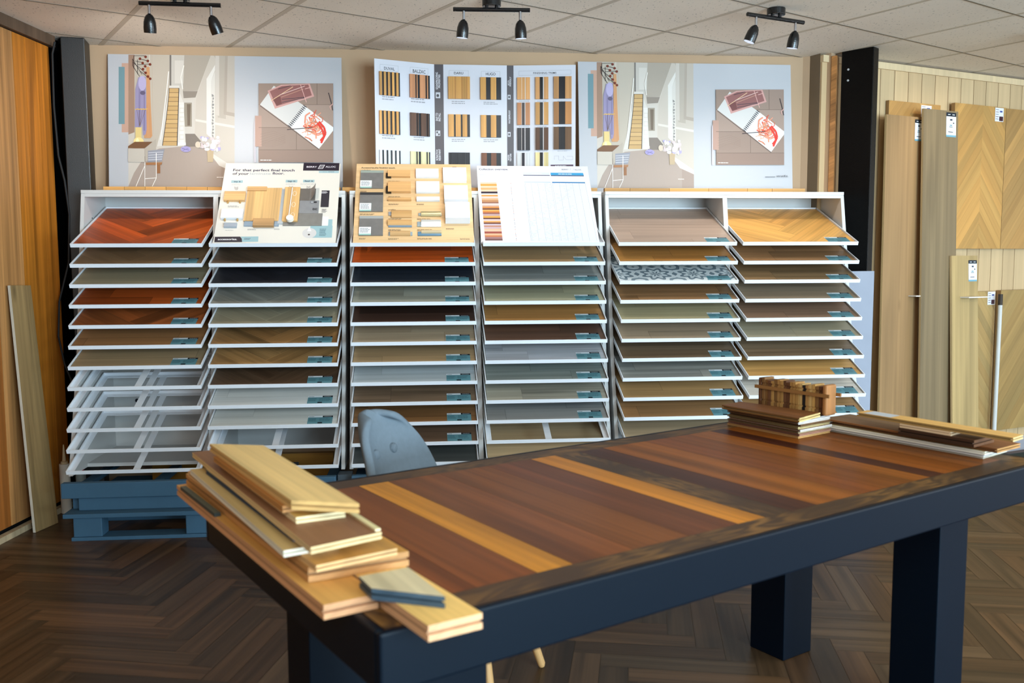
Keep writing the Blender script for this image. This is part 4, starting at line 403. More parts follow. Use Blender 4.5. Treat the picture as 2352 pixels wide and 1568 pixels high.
# ------------------------------------------------------------------ setting
mb = MB(); mb.face([(-7,-6,0),(9,-6,0),(9,9,0),(-7,9,0)], (96,80,60), 0)
random.seed(11)
herring(mb, -2.05, 4.6, 1.2, 6.2, .0012, .092, .50, radians(-13.5), (84,62,42), .17, gap=.0008, mat=1, org=(-1.245-.486, 3.79+.117), mirror=True)
struct(mb.build('floor', [M_misc, M_floor]))
mb = MB(); mb.box((-4.5,-4,CZ), (7,8,CZ+.05), mat=0)
struct(mb.build('ceiling', M_tile))
# exposed grid of the suspended ceiling
mb = MB(); a = .509; T0 = .584
G = Matrix.Translation((1.2341, 4.667, 0)) @ Matrix.Rotation(a, 4, 'Z')
for i in range(-11, 9):
    mb.box((i*T0-.012, -4, CZ-.0015), (i*T0+.012, 7, CZ+.001), (200,188,170), M=G)
for j in range(-7, 12):
    mb.box((-7, j*T0-.005, CZ-.0016), (6, j*T0+.005, CZ+.0008), (128,118,104), M=G)
struct(mb.build('trim_1', M_misc))
# back wall with the angled return beside the right post
mb = MB(); mb.box((-2.0,5.19,0), (2.19,5.29,CZ)); struct(mb.build('wall_back', M_wall))
mb = MB(); mb.prism([(2.185,5.19),(2.265,5.125),(2.30,5.07),(2.34,5.10),(2.30,5.30),(2.185,5.30)], 0, CZ); struct(mb.build('wall_corner', M_wall))
mb = MB()
mb.prism([(2.298,5.062),(2.322,5.045),(2.36,5.10),(2.336,5.117)], 0, CZ-.02, (176,118,66), 0, ang=0)
struct(mb.build('trim_2', M_pine))
# left wall: timber cladding
LA = Vector((-2.075, 3.85)); LD = Vector((.095, .70)).normalized(); LN = Vector((LD.y, -LD.x))
def lw(s, o, z): p = LA + LD*s + LN*o; return (p.x, p.y, z)
def lbox(mb, s0, s1, o0, o1, z0, z1, col, mat=0):
    off = (random.uniform(0,40), random.uniform(0,40))
    P = [lw(s0,o0,z0),lw(s1,o0,z0),lw(s1,o1,z0),lw(s0,o1,z0),lw(s0,o0,z1),lw(s1,o0,z1),lw(s1,o1,z1),lw(s0,o1,z1)]
    for fc in [(0,3,2,1),(4,5,6,7),(0,1,5,4),(2,3,7,6),(1,2,6,5),(3,0,4,7)]:
        pts = [P[i] for i in fc]
        mb.face(pts, col, mat, [(p[2]+off[0], p[1]+p[0]*.6+off[1]) for p in pts])
mb = MB(); lbox(mb, -3.2, 1.36, -.12, -.0205, 0, CZ, (14,14,16)); struct(mb.build('wall_left', M_dark))  # near-black colour puts shade into the gaps behind and below the boards
random.seed(21); s = -3.0; k = 0
mb = MB()
edges = [-3.0,-2.78,-2.56,-2.34,-2.12,-1.9,-1.68,-1.46,-1.24,-1.02,-.8,-.58,-.36,-.14,.08,.20,.40,.60,.82,.92,1.03,1.14]
for s0, s1 in zip(edges[:-1], edges[1:]):
    dark = (192,116,36) if s0 >= .80 else (176,116,58)
    if .58 < s0 < .7: dark = (188,134,80)
    if s0 < .58: dark = (176,124,70) if (k % 2) else (164,98,42)
    lbox(mb, s0+.002, s1-.002, -.02, .0, .05, CZ-.06, vary(dark, .07)); k += 1
struct(mb.build('wall_left_cladding', M_pine))
mb = MB(); lbox(mb, -3.2, 1.17, -.03, .02, CZ-.055, CZ, (96,76,60)); struct(mb.build('trim_3', M_oak))
mb = MB(); lbox(mb, -3.2, 1.30, -.005, .028, 0, .03, (196,174,140)); struct(mb.build('baseboard_left', M_oak))
# right wall: pale tongue and groove boards
RA = Vector((2.67, 5.236)); RD = Vector((1.253, .47)).normalized(); RN = Vector((RD.y, -RD.x))
def rbox(mb, s0, s1, o0, o1, z0, z1, col, mat=0, lean=0.0, end=None):
    """box against the right wall: s along it, o out from it; lean pushes the foot outwards"""
    off = (random.uniform(0,40), random.uniform(0,40))
    def q(s, o, z):
        o += lean * (1 - (z - z0) / (z1 - z0)); p = RA + RD*s + RN*o; return (p.x, p.y, z)
    P = [q(s0,o0,z0),q(s1,o0,z0),q(s1,o1,z0),q(s0,o1,z0),q(s0,o0,z1),q(s1,o0,z1),q(s1,o1,z1),q(s0,o1,z1)]
    uvs = [(z0,s0),(z0,s1),(z0,s1+.02),(z0,s0-.02),(z1,s0),(z1,s1),(z1,s1+.02),(z1,s0-.02)]
    for n_, fc in enumerate([(0,1,2,3),(4,7,6,5),(0,4,5,1),(2,6,7,3),(1,5,6,2),(3,7,4,0)]):
        mb.face([P[i] for i in fc], (end if (end and n_ != 3) else col), mat, [(uvs[i][0]+off[0], uvs[i][1]+off[1]) for i in fc])
mb = MB(); rbox(mb, -.45, 3.2, -.15, -.012, 0, CZ, (120,104,84)); struct(mb.build('wall_right', M_misc))
mb = MB(); s = -.45
while s < 3.1:
    rbox(mb, s+.002, s+.113, -.012, 0, 0.09, CZ-.05, vary((200,172,132), .03)); s += .116
struct(mb.build('wall_right_cladding', M_whitepine))
mb = MB(); rbox(mb, -.45, 3.2, -.012, .012, CZ-.05, CZ-.012, (214,190,152)); struct(mb.build('trim_4', M_whitepine))
mb = MB(); rbox(mb, -.45, 3.2, -.012, .016, 0, .10, (150,150,158)); struct(mb.build('baseboard_right', M_misc))
# steel posts
def post(name, cx, cy, rz, wx, wy, label, mt_=M_steel):
    r = empty(name, (cx, cy, 0), rz); tag(r, label, 'post')
    m = MB(); h = CZ - .002
    m.box((-wx/2,-wy/2,0),(wx/2,wy/2,h)); m.build('column', mt_, r, bevel=.004)
    return r
p = post('steel_post', -1.825, 5.08, .16, .115, .14, 'black painted steel post at the left end of the display racks', M_steel_worn)
m = MB(); m.tube([(-.02,.0,CZ-.03),(-.02,.0,CZ-.004)], .06, n=20); m.build('collar', M_dark, p)
th = atan2(-.14, .115)
p = post('steel_post', 2.428, 4.985, th, .185, .065, 'black steel post between the display racks and the pale boarded wall')
for zz in (2.36, 2.30):
    m = MB(); m.tube([(-.05,-.0325,zz),(-.05,-.036,zz)], .006, (190,190,190)); m.build('bolt', M_misc, p)
mb = MB(); lbox(mb, 1.145, 1.24, -.019, -.002, 0.0, CZ-.06, (12,12,14)); tag(mb.build('corner_shade_strip', M_steel), 'narrow black strip painted as the shaded cavity between timber cladding and left steel post', 'panel')  # black strip paints the shade of the open cavity beside the post
# loose cable down the left corner
mb = MB()
mb.tube([(-1.870,4.930,2.42),(-1.885,4.930,2.36),(-1.890,4.930,2.1),(-1.880,4.930,1.85),(-1.855,4.930,1.72),(-1.840,4.930,1.55),(-1.855,4.930,1.3),(-1.900,4.900,1.1),(-1.905,4.880,.92),(-1.870,4.850,.78),(-1.820,4.830,.66),(-1.750,4.850,.58)], .0055, (22,22,24), n=8)
tag(mb.build('cable', M_misc, smooth=True), 'thin black cable hanging down beside the left steel post', 'cable')

# ------------------------------------------------------------------ spotlight fixtures
def spot_fixture(x, y, rz, heads, label):
    r = empty('spotlight_fixture', (x, y, CZ), rz); tag(r, label, 'spotlight', 'black twin spotlights on the ceiling')
    m = MB(); m.tube([(0,0,-.0305),(0,0,-.0005)], .042, n=28); m.build('ceiling_mount', M_black, r, smooth=False, bevel=.002)
    for sx in (-.022, .022):
        m = MB(); m.tube([(sx,0,-.045),(sx,0,-.029)], .008); m.build('spacer', M_black, r)
    m = MB(); m.tube([(-.172,0,-.045),(.172,0,-.045)], .0095, n=14); m.build('bar', M_black, r, bevel=.001)
    for hx, tx, ty in heads:
        h = empty('lamp_head', (hx, 0, -.052)); h.parent = r
        m = MB(); m.tube([(0,0,0),(0,0,-.037)], .0065, (200,200,204), n=12); m.build('stem', M_chrome, h, smooth=True)
        rot = Matrix.Translation((0,0,-.037)) @ Matrix.Rotation(tx, 4, 'X') @ Matrix.Rotation(ty, 4, 'Y')
        prof = [(0,.006),(-.006,.014),(-.016,.0205),(-.035,.0255),(-.06,.0270),(-.079,.0262)]
        m = MB(); n = 24
        for (za, ra), (zb, rb) in zip(prof[:-1], prof[1:]):
            for q in range(n):
                a0, a1 = 2*pi*q/n, 2*pi*(q+1)/n
                m.face([tuple(rot @ Vector(v)) for v in [(ra*cos(a0),ra*sin(a0),za),(rb*cos(a0),rb*sin(a0),zb),(rb*cos(a1),rb*sin(a1),zb),(ra*cos(a1),ra*sin(a1),za)]])
        m.face([tuple(rot @ Vector((.006*cos(2*pi*q/n), .006*sin(2*pi*q/n), 0))) for q in range(n)])
        m.build('shade', M_black, h, smooth=True, weld=True)
        m = MB(); m.tube([tuple(rot @ Vector((0,0,-.0792))), tuple(rot @ Vector((0,0,-.074)))], .0245, n=24); m.build('lens', M_bulb, h)
    return r
mt, nt, bb = newmat('lit_lamp_lens'); M_bulb = mt
bb.inputs['Base Color'].default_value = (.4,.45,.55,1); bb.inputs['Emission Color'].default_value = (.75,.85,1,1); bb.inputs['Emission Strength'].default_value = .5
fixtures = [(-1.054, 4.178, .03, 'black twin spotlight fixture above the leftmost poster'),
            (.304, 4.16, -.035, 'black twin spotlight fixture above the slat sample folder'),
            (1.635, 4.205, .375, 'black twin spotlight fixture nearest the right steel post'),
            ]
aims = [[(-.13, .25, .05), (.13, .3, -.28)], [(-.125, .12, .1), (.128, .12, -.05)], [(-.12, .25, .3), (.12, .18, .05)]]
for (x, y, rz, lb), hd in zip(fixtures, aims): spot_fixture(x, y, rz, hd, lb)
def beam(loc, tgt, power, size=105, blend=1.0, color=(1.0,.94,.86)):
    l = bpy.data.lights.new('spot_lamp_light', 'SPOT'); l.energy = power; l.spot_size = radians(size); l.spot_blend = blend; l.shadow_soft_size = .018; l.color = color
    o = bpy.data.objects.new('spot_lamp_light', l); COL.objects.link(o); o.location = loc
    o.rotation_euler = (Vector(tgt)-Vector(loc)).to_track_quat('-Z','Y').to_euler()
SP = [((-1.185,4.18,2.30),(-1.55,5.12,1.95),1.6),((-.925,4.20,2.30),(-.72,4.85,1.7),.9),
      ((.18,4.18,2.30),(.0,4.75,1.6),1.0),((.43,4.17,2.30),(.55,4.75,1.6),.9),
      ((1.50,4.17,2.30),(1.32,4.85,1.55),.8),((1.75,4.27,2.30),(1.98,4.9,1.5),.8)]
for l_, t_, p_ in SP: beam(l_, t_, 24*p_)
beam((3.15, 4.55, 2.30), (3.1, 5.45, 1.7), 8, 85, .9, (1.0,.86,.66))
spot_fixture(3.25, 4.5, .36, [(-.12,.3,0),(.12,.3,0)], 'black twin spotlight fixture before the pale boarded wall')

# ------------------------------------------------------------------ pallets under the racks
def pallet(x0, x1, label):
    r = empty('pallet', ((x0+x1)/2, 4.70, 0)); tag(r, label, 'pallet', 'blue painted pallets under the racks')
    hw = (x1-x0)/2
    for yy in (-.33, 0.0, .31):
        m = MB(); m.box((-hw+.05,yy-.05,0),(hw-.05,yy+.05,.018)); m.build('bottom_board', M_pallet, r, bevel=.003)
    for yy in (-.33, 0.0, .31):
        for xx in (-hw+.125, 0, hw-.125):
            m = MB(); m.box((xx-.065,yy-.045,.018),(xx+.065,yy+.045,.112)); m.build('block', M_pallet, r, bevel=.004)
    m = MB()
    for yy in (-.33, 0.0, .31): m.box((-hw+.02,yy-.06,.112),(hw-.02,yy+.06,.132))
    m.build('stringer_board', M_pallet, r, bevel=.002)
    m = MB(); m.box((-hw+.07,-.325,.132),(hw-.07,-.285,.195)); m.build('front_rail', M_pallet, r, bevel=.003)
    m = MB(); m.box((-hw+.03,-.285,.132),(-hw+.10,-.20,.195)); m.box((hw-.10,-.285,.132),(hw-.03,-.20,.195)); m.build('spacer_block', M_pallet, r)
    m = MB(); m.box((-hw,-.345,.195),(hw,-.305,.268)); m.build('top_rail', M_pallet, r, bevel=.004)
    m = MB()
    for xx in (-hw+.02, -hw*.42, hw*.1, hw*.55, hw-.05): m.box((xx-.02,-.305,.195),(xx+.03,.37,.215))
    m.build('deck_board', M_pallet, r)
    return r
pallet(-1.725, -.45, 'blue grey painted pallet under the leftmost rack pair')
pallet(-.375, .93, 'blue grey painted pallet under the middle rack pair')
pallet(.975, 2.28, 'blue grey painted pallet under the rightmost rack pair')
mb = MB(); mb.box((-1.48,4.94,.1325),(-.52,4.985,.262), (150,104,34)); tag(mb.build('timber_beam', M_oak), 'mustard coloured timber beam lying under the leftmost rack', 'beam')
mb = MB(); mb.box((-.446,4.42,.0),(-.38,4.50,.262), (70,80,88)); tag(mb.build('support_block', M_misc), 'dark grey block between the first two pallets', 'block')

# ------------------------------------------------------------------ racks with tilted trays
TW, TL, TILT = .62, .565, radians(21.4)
TX = [-1.7107, -1.0589, -.3761, .2843, .977, 1.6288]
def tray_pose(c, k):
    return Vector((TX[c] + TW/2, 4.577 - .01667*k, 1.3749 - .0975*k))
def tray_mesh(bar):
    m = MB(); h = TW/2
    m.box((-h,0,0),(h,.004,.0185)); m.box((-h,.004,0),(-h+.004,TL,.0185)); m.box((h-.004,.004,0),(h,TL,.0185)); m.box((-h+.004,TL-.004,0),(h-.004,TL,.0185))
    m.box((-h+.004,.004,0),(h-.004,.026,.003)); m.box((-h+.004,TL-.03,0),(h-.004,TL-.004,.003))
    m.box((-h+.004,.026,0),(-h+.028,TL-.03,.003)); m.box((h-.028,.026,0),(h-.004,TL-.03,.003))
    if bar: m.box((-.012,.026,.0),(.020,TL-.03,.0028))
    return m
racks = []
random.seed(5)
tray_master = None
for u, (xa, xb, lb) in enumerate([(-1.742,-.418,'white display rack with twelve tilted trays per column, leftmost of three'),
                                  (-.395,.935,'white display rack holding tilted trays, middle one of three'),
                                  (.956,2.284,'white display rack holding tilted trays, rightmost of three')]):
    r = empty('display_rack', ((xa+xb)/2, 4.8, .27)); tag(r, lb, 'display rack', 'white sample display racks')
    racks.append(r); cx = (xa+xb)/2; hw = (xb-xa)/2
    z1 = 1.668 - .27
    def side(xl, xr):
        m = MB(); prof = [(-.31,0),(.345,0),(.345,z1-.018),(.03,z1-.018)]   # y, z
        prof = [(-.30,0.0),(.345,0.0),(.345,z1-.0182),(.032,z1-.0182),(-.035,1.05),(-.13,.55)]
        n = len(prof)
        m.face([(xl,y,z) for y, z in prof]); m.face([(xr,y,z) for y, z in reversed(prof)])
        for i in range(n):
            a, b = prof[i], prof[(i+1) % n]; m.face([(xl,a[0],a[1]),(xr,a[0],a[1]),(xr,b[0],b[1]),(xl,b[0],b[1])])
        return m
    side(-hw, -hw+.018).build('side_panel', M_rack, r); side(hw-.018, hw).build('side_panel', M_rack, r)
    mid = (TX[2*u]+TW + TX[2*u+1])/2 - cx
    side(mid-.012, mid+.012).build('divider_panel', M_rack, r)
    m = MB(); m.box((-hw+.018,.33,0),(mid-.012,.345,z1-.018)); m.box((mid+.012,.33,0),(hw-.018,.345,z1-.018)); m.build('back_panel', M_rack, r)
    m = MB(); m.box((-hw+.018,-.28,.0),(hw-.018,.33,.018)) if u else m.box((-hw+.018,-.10,.0),(mid-.012,.33,.018)); m.build('bottom_panel', M_rack, r)
    m = MB(); m.box((-hw,.028,z1-.018),(hw,.345,z1)); m.build('top_panel', M_rack, r, bevel=.002)
    m = MB(); m.box((-hw+.018,.030,z1-.034),(mid-.012,.045,z1-.018)); m.box((mid+.012,.030,z1-.034),(hw-.018,.045,z1-.018)); m.build('front_rail', M_rack, r)
    m = MB()
    for sx in (-hw+.018, mid+.012):
        for zz in (1.16, 1.26): m.tube([(sx-.0005,.12,zz),(sx+.002,.12,zz)], .004, (70,70,74), n=8)
    if u == 0:
        m.tube([(-hw+.14,.328,.27),(-hw+.14,.331,.27)], .011, (24,26,34), n=14)
    m.build('screw_hole', M_misc, r)
    for cc in (0, 1):
        c = 2*u + cc
        for k in range(12):
            P = tray_pose(c, k)
            if tray_master is None:
                tray_master = tray_mesh(True).build('tray', M_white); t = tray_master
            else: t = tray_master.copy(); COL.objects.link(t)
            t.parent = r; t.location = P - r.location; t.rotation_euler = (TILT, 0, 0)

# ------------------------------------------------------------------ floor sample boards in the trays
BOARDS = [
 {0:('herring',(186,86,34),'glossy red-brown herringbone',.16,1), 1:('herring',(134,104,74),'taupe brown herringbone',.05,0), 2:('plank',(150,138,112),'greige',.05,0), 3:('plank',(160,76,30),'mahogany red',.12,1), 4:('herring',(146,80,40),'dark red-brown herringbone',.12,1), 5:('plank',(146,104,66),'mid brown',.06,0), 6:('plank',(158,136,104),'beige brown',.05,0)},
 {1:('herring',(96,76,58),'dark brown herringbone',.1,1), 2:('herring',(40,40,46),'black herringbone',.1,0), 3:('herring',(140,138,128),'grey herringbone',.07,1), 4:('herring',(152,142,118),'greige herringbone',.06,0), 5:('herring',(146,108,66),'brown herringbone',.08,1), 6:('herring',(160,122,76),'oak coloured herringbone',.07,1), 7:('herring',(84,64,48),'very dark brown herringbone',.1,1), 8:('plank',(206,208,206),'near white',.02,0), 9:('plank',(200,202,198),'pale white',.02,0)},
 {1:('plank',(190,84,28),'bright orange-red',.08,1), 2:('plank',(38,44,54),'blue-black',.1,0), 3:('plank',(150,148,134),'pale greige',.04,0), 4:('plank',(62,42,34),'blackish brown',.15,0), 5:('plank',(160,142,118),'beige',.05,0), 6:('plank',(166,138,102),'tan',.05,0), 7:('plank',(176,184,188),'light blue-grey',.03,0), 8:('plank',(122,100,80),'grey-brown',.06,1), 9:('plank',(136,98,62),'warm brown',.1,1), 10:('plank',(106,82,64),'dark taupe',.07,0), 11:('plank',(70,74,74),'unlabelled dark grey',.06,0)},
 {1:('plank',(156,128,92),'tan brown',.05,0), 2:('plank',(132,136,134),'mid grey',.05,0), 3:('plank',(158,154,128),'olive greige',.04,0), 4:('plank',(162,118,68),'golden brown',.05,0), 5:('plank',(96,70,56),'dark brown',.08,0), 6:('plank',(168,170,176),'light grey knotted',.03,1), 7:('plank',(130,138,134),'green-grey',.05,1), 8:('plank',(156,152,138),'stone grey',.05,1), 9:('plank',(132,132,130),'slate grey',.05,0), 11:('plank',(186,162,126),'unlabelled pale oak',.04,0)},
 {0:('plank',(186,160,142),'pinkish taupe',.02,0), 1:('plank',(168,118,62),'golden oak',.06,0), 2:('cement',(200,206,210),'blue and white patterned tile',0,0), 3:('plank',(134,102,70),'rustic brown',.08,1), 4:('plank',(164,152,118),'pale olive',.04,0), 5:('plank',(160,140,116),'beige taupe',.04,0), 6:('plank',(110,92,72),'dark knotty',.07,1), 7:('plank',(138,138,132),'grey knotty',.06,1), 8:('plank',(158,126,84),'honey brown',.04,0), 9:('plank',(142,106,70),'walnut toned',.06,0), 10:('plank',(160,140,112),'sandy',.04,0)},
 {0:('herring',(226,168,92),'golden oak herringbone',.05,1), 1:('plank',(150,110,74),'knotty brown',.08,1), 2:('plank',(136,108,76),'olive brown',.06,1), 3:('plank',(138,122,102),'grey-brown',.05,0), 4:('plank',(132,104,84),'mauve brown',.05,0), 5:('plank',(156,146,122),'light greige',.04,0), 6:('plank',(128,106,82),'brown-grey knotty',.06,1), 7:('plank',(184,140,82),'bright golden oak',.07,1), 8:('plank',(206,196,184),'off-white',.02,0), 9:('plank',(166,128,84),'light brown',.05,0)},
]
CN = ['leftmost column','second column from left','third column from left','fourth column from left','fifth column from left','rightmost column']
ON = ['top','second','third','fourth','fifth','sixth','seventh','eighth','ninth','tenth','eleventh','bottom']
def sticker(parent, x1=.303, y0=.008):
    m = MB(); xa, xb = x1-.145, x1-.025; y1 = y0+.075
    m.face([(xa,y0,0),(xb,y0,0),(xb,y1-.014,0),(xa,y1-.014,0)], (92,138,148))
    m.face([(xa,y1-.014,0),(xa+.07,y1-.014,0),(xa+.07,y1,0),(xa,y1,0)], (214,222,228)); m.face([(xa+.07,y1-.014,0),(xb,y1-.014,0),(xb,y1,0),(xa+.07,y1,0)], (20,26,34))
    fine_print(m, xa+.004, y1-.012, xa+.03, y1-.004, (60,70,80), .0001, 1); fine_print(m, xa+.078, y1-.011, xb-.004, y1-.003, (170,176,180), .0001, 1)
    fine_print(m, xa+.004, y0+.022, xa+.045, y1-.02, (60,98,108), .0001, 4); fine_print(m, xa+.055, y0+.022, xb-.006, y1-.02, (60,98,108), .0001, 4)
    m.face([(xa+.05,y0+.004,.0001),(xa+.072,y0+.004,.0001),(xa+.072,y0+.016,.0001),(xa+.05,y0+.016,.0001)], (24,36,44))
    o = m.build('label_sticker', M_print, parent); o.location = (0,0,.00035+.0085); return o
BT = .008
RX = Matrix.Rotation(TILT, 4, 'X')
for c in range(6):
    for k, (kind, colr, desc, amt, strong) in BOARDS[c].items():
        random.seed(100*c + k)
        m = MB(); x0, x1, y0, y1 = -.303, .303, 0, .552
        dk = tuple(v*.55 for v in colr) if sum(colr) < 420 else tuple(v*.8 for v in colr)
        if kind == 'herring' and sum(colr) < 460: dk = tuple(min(255, v*1.25+12) for v in colr)
        m.box((x0,y0,0),(x1,y1,BT), (196,172,136), 1, top=dk)
        if kind == 'herring': herring(m, x0, x1, y0+.002, y1, BT+.0004, .098, .50, radians(45+3), colr, amt, gap=.0007, mat=0, org=(.02,.12))
        elif kind == 'plank': strips(m, x0+.001, x1-.001, y0+.002, y1, BT+.0004, .17 if k % 3 else .125, .9, colr, amt, gap=.0006, mat=0)
        else: m.face([(x0,y0,BT+.0004),(x1,y0,BT+.0004),(x1,y1,BT+.0004),(x0,y1,BT+.0004)], colr, 0)
        mat = M_cement if kind == 'cement' else (M_board if strong else M_boardlow)
        P = tray_pose(c, k) + RX @ Vector((0, .006, .0032))
        o = m.build('sample_board', [mat, M_oak]); o.location = P; o.rotation_euler = (TILT, 0, 0)
        tag(o, '%s floor sample board in %s tray, %s' % (desc, ON[k], CN[c]), 'sample board', 'floor sample boards in the trays')
        if not (k == 11 or (c, k) == (4, 10)): sticker(o)

# ------------------------------------------------------------------ wooden ledge strips on the racks and the two posters
for i, (xa, xb, lb) in enumerate([(-1.66,-.45,'row of short bamboo strips laid on the rack top before left poster'), (-.44,.93,'row of wooden strips on the rack top before the slat folder'), (.97,2.10,'row of wooden strips on the rack top before right poster')]):
    m = MB(); x = xa; random.seed(i)
    while x < xb:
        e = min(x + (.105 if i == 0 else random.choice([.14,.22,.3])), xb); m.box((x+.001,4.915,1.6685),(e-.001,4.955,1.692), vary((204,152,88), .08)); x = e
    tag(m.build('ledge_strip', M_oak), lb, 'wood strip')
PW, PH = 1.237, .748
ptilt = atan2(.735, .075)
def poster(x0, label):
    m = MB(); m.box((0,0,-.005),(PW,PH,0), (184,184,188))
    o = m.build('poster_board', M_poster); o.location = (x0, 5.085, 1.6695); o.rotation_euler = (ptilt, 0, 0)
    tag(o, label, 'poster', 'leaning photo posters above the racks')
    return o
random.seed(9)
p1 = poster(-1.688, 'white poster of a hallway staircase and open sketchbook, leaning left of the slat folder')
m = MB(); cl = []
for it in POSTER_ART:
    if it[0] == 'p':
        q = clip(it[1], .0005, PW-.0005, .0005, PH-.0005)
        if q: cl.append(('p', q, tuple(v*.93 for v in it[2])))
    else: cl.append(it)
draw(m, cl, z0=.0002, dz=.00003)
pp = m.build('printed_picture', M_print, p1)
p2 = poster(.862, 'white poster of a hallway staircase and open sketchbook, leaning right of the slat folder')
q = pp.copy(); COL.objects.link(q); q.parent = p2

# ------------------------------------------------------------------ folding board with slat samples
r = empty('slat_sample_folder', (.28, 5.08, 1.669)); tag(r, 'folding display board with rows of wooden slat samples standing between the two posters', 'display board')
for nm, a, b, items, samples in FOLDER:
    dx, dy = b[0]-a[0], b[1]-a[1]; L_ = hypot(dx, dy); an = atan2(dy, dx)
    m = MB(); H = .704; dark = nm.startswith('spine')
    m.box((0,0,-.006),(L_,H,0), (78,72,76) if dark else (204,204,212))
    pn = m.build('spine' if dark else 'panel', M_poster, r); pn.location = (a[0]-.28, a[1]-5.08, .0005)
    pn.rotation_euler = (Matrix.Rotation(an,4,'Z') @ Matrix.Rotation(pi/2,4,'X')).to_euler()
    m = MB(); draw(m, items, z0=.0003, dz=.00002); m.build('printed_graphics', M_print, pn)
    for (x0,y0,x1,y1), cols in samples:
        m = MB(); tot = sum(c_[1] for c_ in cols); x = x0
        for cc_, wd in cols:
            e = x + (x1-x0)*wd/tot; dep = .012 if sum(cc_) > 150 else .006
            if sum(cc_) < 190 and wd > .2 and cc_ != (120,74,48): dep = .009
            m.box((x,y0,0),(e,y1,dep), cc_, axis=1); x = e
        m.build('slat_sample', M_board, pn)

# ------------------------------------------------------------------ three accessory boards leaning on the top trays
DT = atan2(1.672-1.393, 4.825-4.59)
def dboard(name, x0, w_, h_, col, topcol, label, mat, cat='display board'):
    m = MB(); m.box((0,0,-.010),(w_,h_,0), col, top=topcol)
    o = m.build(name, mat); o.location = (x0, 4.5965, 1.3935); o.rotation_euler = (DT, 0, 0)
    tag(o, label, cat, 'boards leaning on the top trays'); return o
random.seed(31)
b = dboard('accessories_board', -1.044, .595, .556, (214,206,194), (222,216,206), 'white accessories board with skirting and underlay samples leaning on the second rack column', M_poster)
m = MB(); draw(m, ART_ACC, z0=.0003, dz=.00002); m.build('printed_graphics', M_print, b)
def rb(name, r4, z, col, mat, parent=b, z0=0.0006, axis=0, bev=.001, inset=0):
    m = MB(); m.box((r4[0],r4[1],z0),(r4[2],r4[3],z), col, axis=axis); return m.build(name, mat, parent, bevel=bev)
A_ = S_ACC
o = rb('skirting_sample', A_['oak_skirting'], .016, (226,180,124), M_board); o['label'] = 'oak coloured skirting sample'
o = rb('skirting_sample', A_['white_skirting'], .016, (240,238,234), M_white); o['label'] = 'white skirting sample'
for key in ('oak_skirting','white_skirting'):
    x0,y0,x1,y1 = A_[key]
    for fx in (.2,.78):
        m = MB(); m.tube([(x0+(x1-x0)*fx,y0-.012,.006),(x0+(x1-x0)*fx,y0+.002,.006)], .005, (206,170,110), n=10); m.build('peg', M_alu, b)
rb('spacer_sample', A_['spacer'], .010, (176,190,206), M_alu)
rb('wood_panel', A_['oak_panel'], .009, (224,180,122), M_board, axis=1)
rb('profile_sample', A_['trim_top'], .016, (216,170,116), M_board)
rb('rail', A_['rail_top'], .006, (176,186,190), M_alu); rb('rail', A_['rail_bottom'], .006, (150,170,190), M_alu)
rb('profile_sample', A_['trim_bottom'], .020, (206,160,108), M_board)
rb('aluminium_strip', A_['alu_strip'], .008, (196,204,212), M_alu)
rb('foil_swatch', A_['foil_c'], .003, (138,136,132), M_foil, bev=0); rb('foil_swatch', A_['foil_b'], .004, (150,152,156), M_foil, bev=0); rb('foil_swatch', A_['foil_a'], .005, (120,114,108), M_foil, bev=0)
x0,y0,x1,y1 = A_['foil_b']
m = MB(); text_faces(m, 'BE', x1-.030, y0+.020, .024, .014, (24,24,28), .0044, .02)
m.face([(x1-.045,y1-.018,.0042),(x1-.012,y1-.018,.0042),(x1-.012,y1-.008,.0042),(x1-.045,y1-.008,.0042)], (30,30,34)); m.face([(x1-.043,y1-.016,.0044),(x1-.028,y1-.016,.0044),(x1-.028,y1-.010,.0044),(x1-.043,y1-.010,.0044)], (200,204,208)); m.build('printed_mark', M_print, b)
x0,y0,x1,y1 = A_['foil_a']
m = MB(); n = 8
for i in range(n):
    a0, a1 = i/n, (i+1)/n
    m.face([(x1-.028+.028*a0,y0+.02*a0,.006+.03*a0**2),(x1-.028+.028*a1,y0+.02*a1,.006+.03*a1**2),(x1-.028+.03*a1,y1+.012*a1,.006+.03*a1**2),(x1-.028+.03*a0,y1+.012*a0,.006+.03*a0**2)], (140,134,130))
m.build('curled_foil', M_foil, b)
tb = rb('tap_board', A_['tap_board'], .014, (222,176,116), M_board, axis=1)
x0,y0,x1,y1 = A_['tap_board']; xm = x0+(x1-x0)*.48
m = MB()
for fy in (.80,.47,.16):
    cy = y0+(y1-y0)*fy
    m.tube([(x0+(x1-x0)*.66+.009*cos(q*pi/8), cy+.016*sin(q*pi/8), .0145) for q in range(17)], .0008, (246,240,230), n=4, caps=False)
m.build('engraved_icon', M_misc, tb)
m = MB(); m.tube([(xm,y1-.008,.016),(xm-.004,y0+.03,.018)], .0022, (244,242,238)); m.build('tap_stick', M_misc, tb)
x0,y0,x1,y1 = A_['disc']; m = MB(); cxx, cyy = (x0+x1)/2, (y0+y1)/2
m.tube([(cxx,cyy,.0146),(cxx,cyy,.032)], (x1-x0)/2, (232,226,216), n=24); m.build('tap_knob', M_misc, b, bevel=.001)

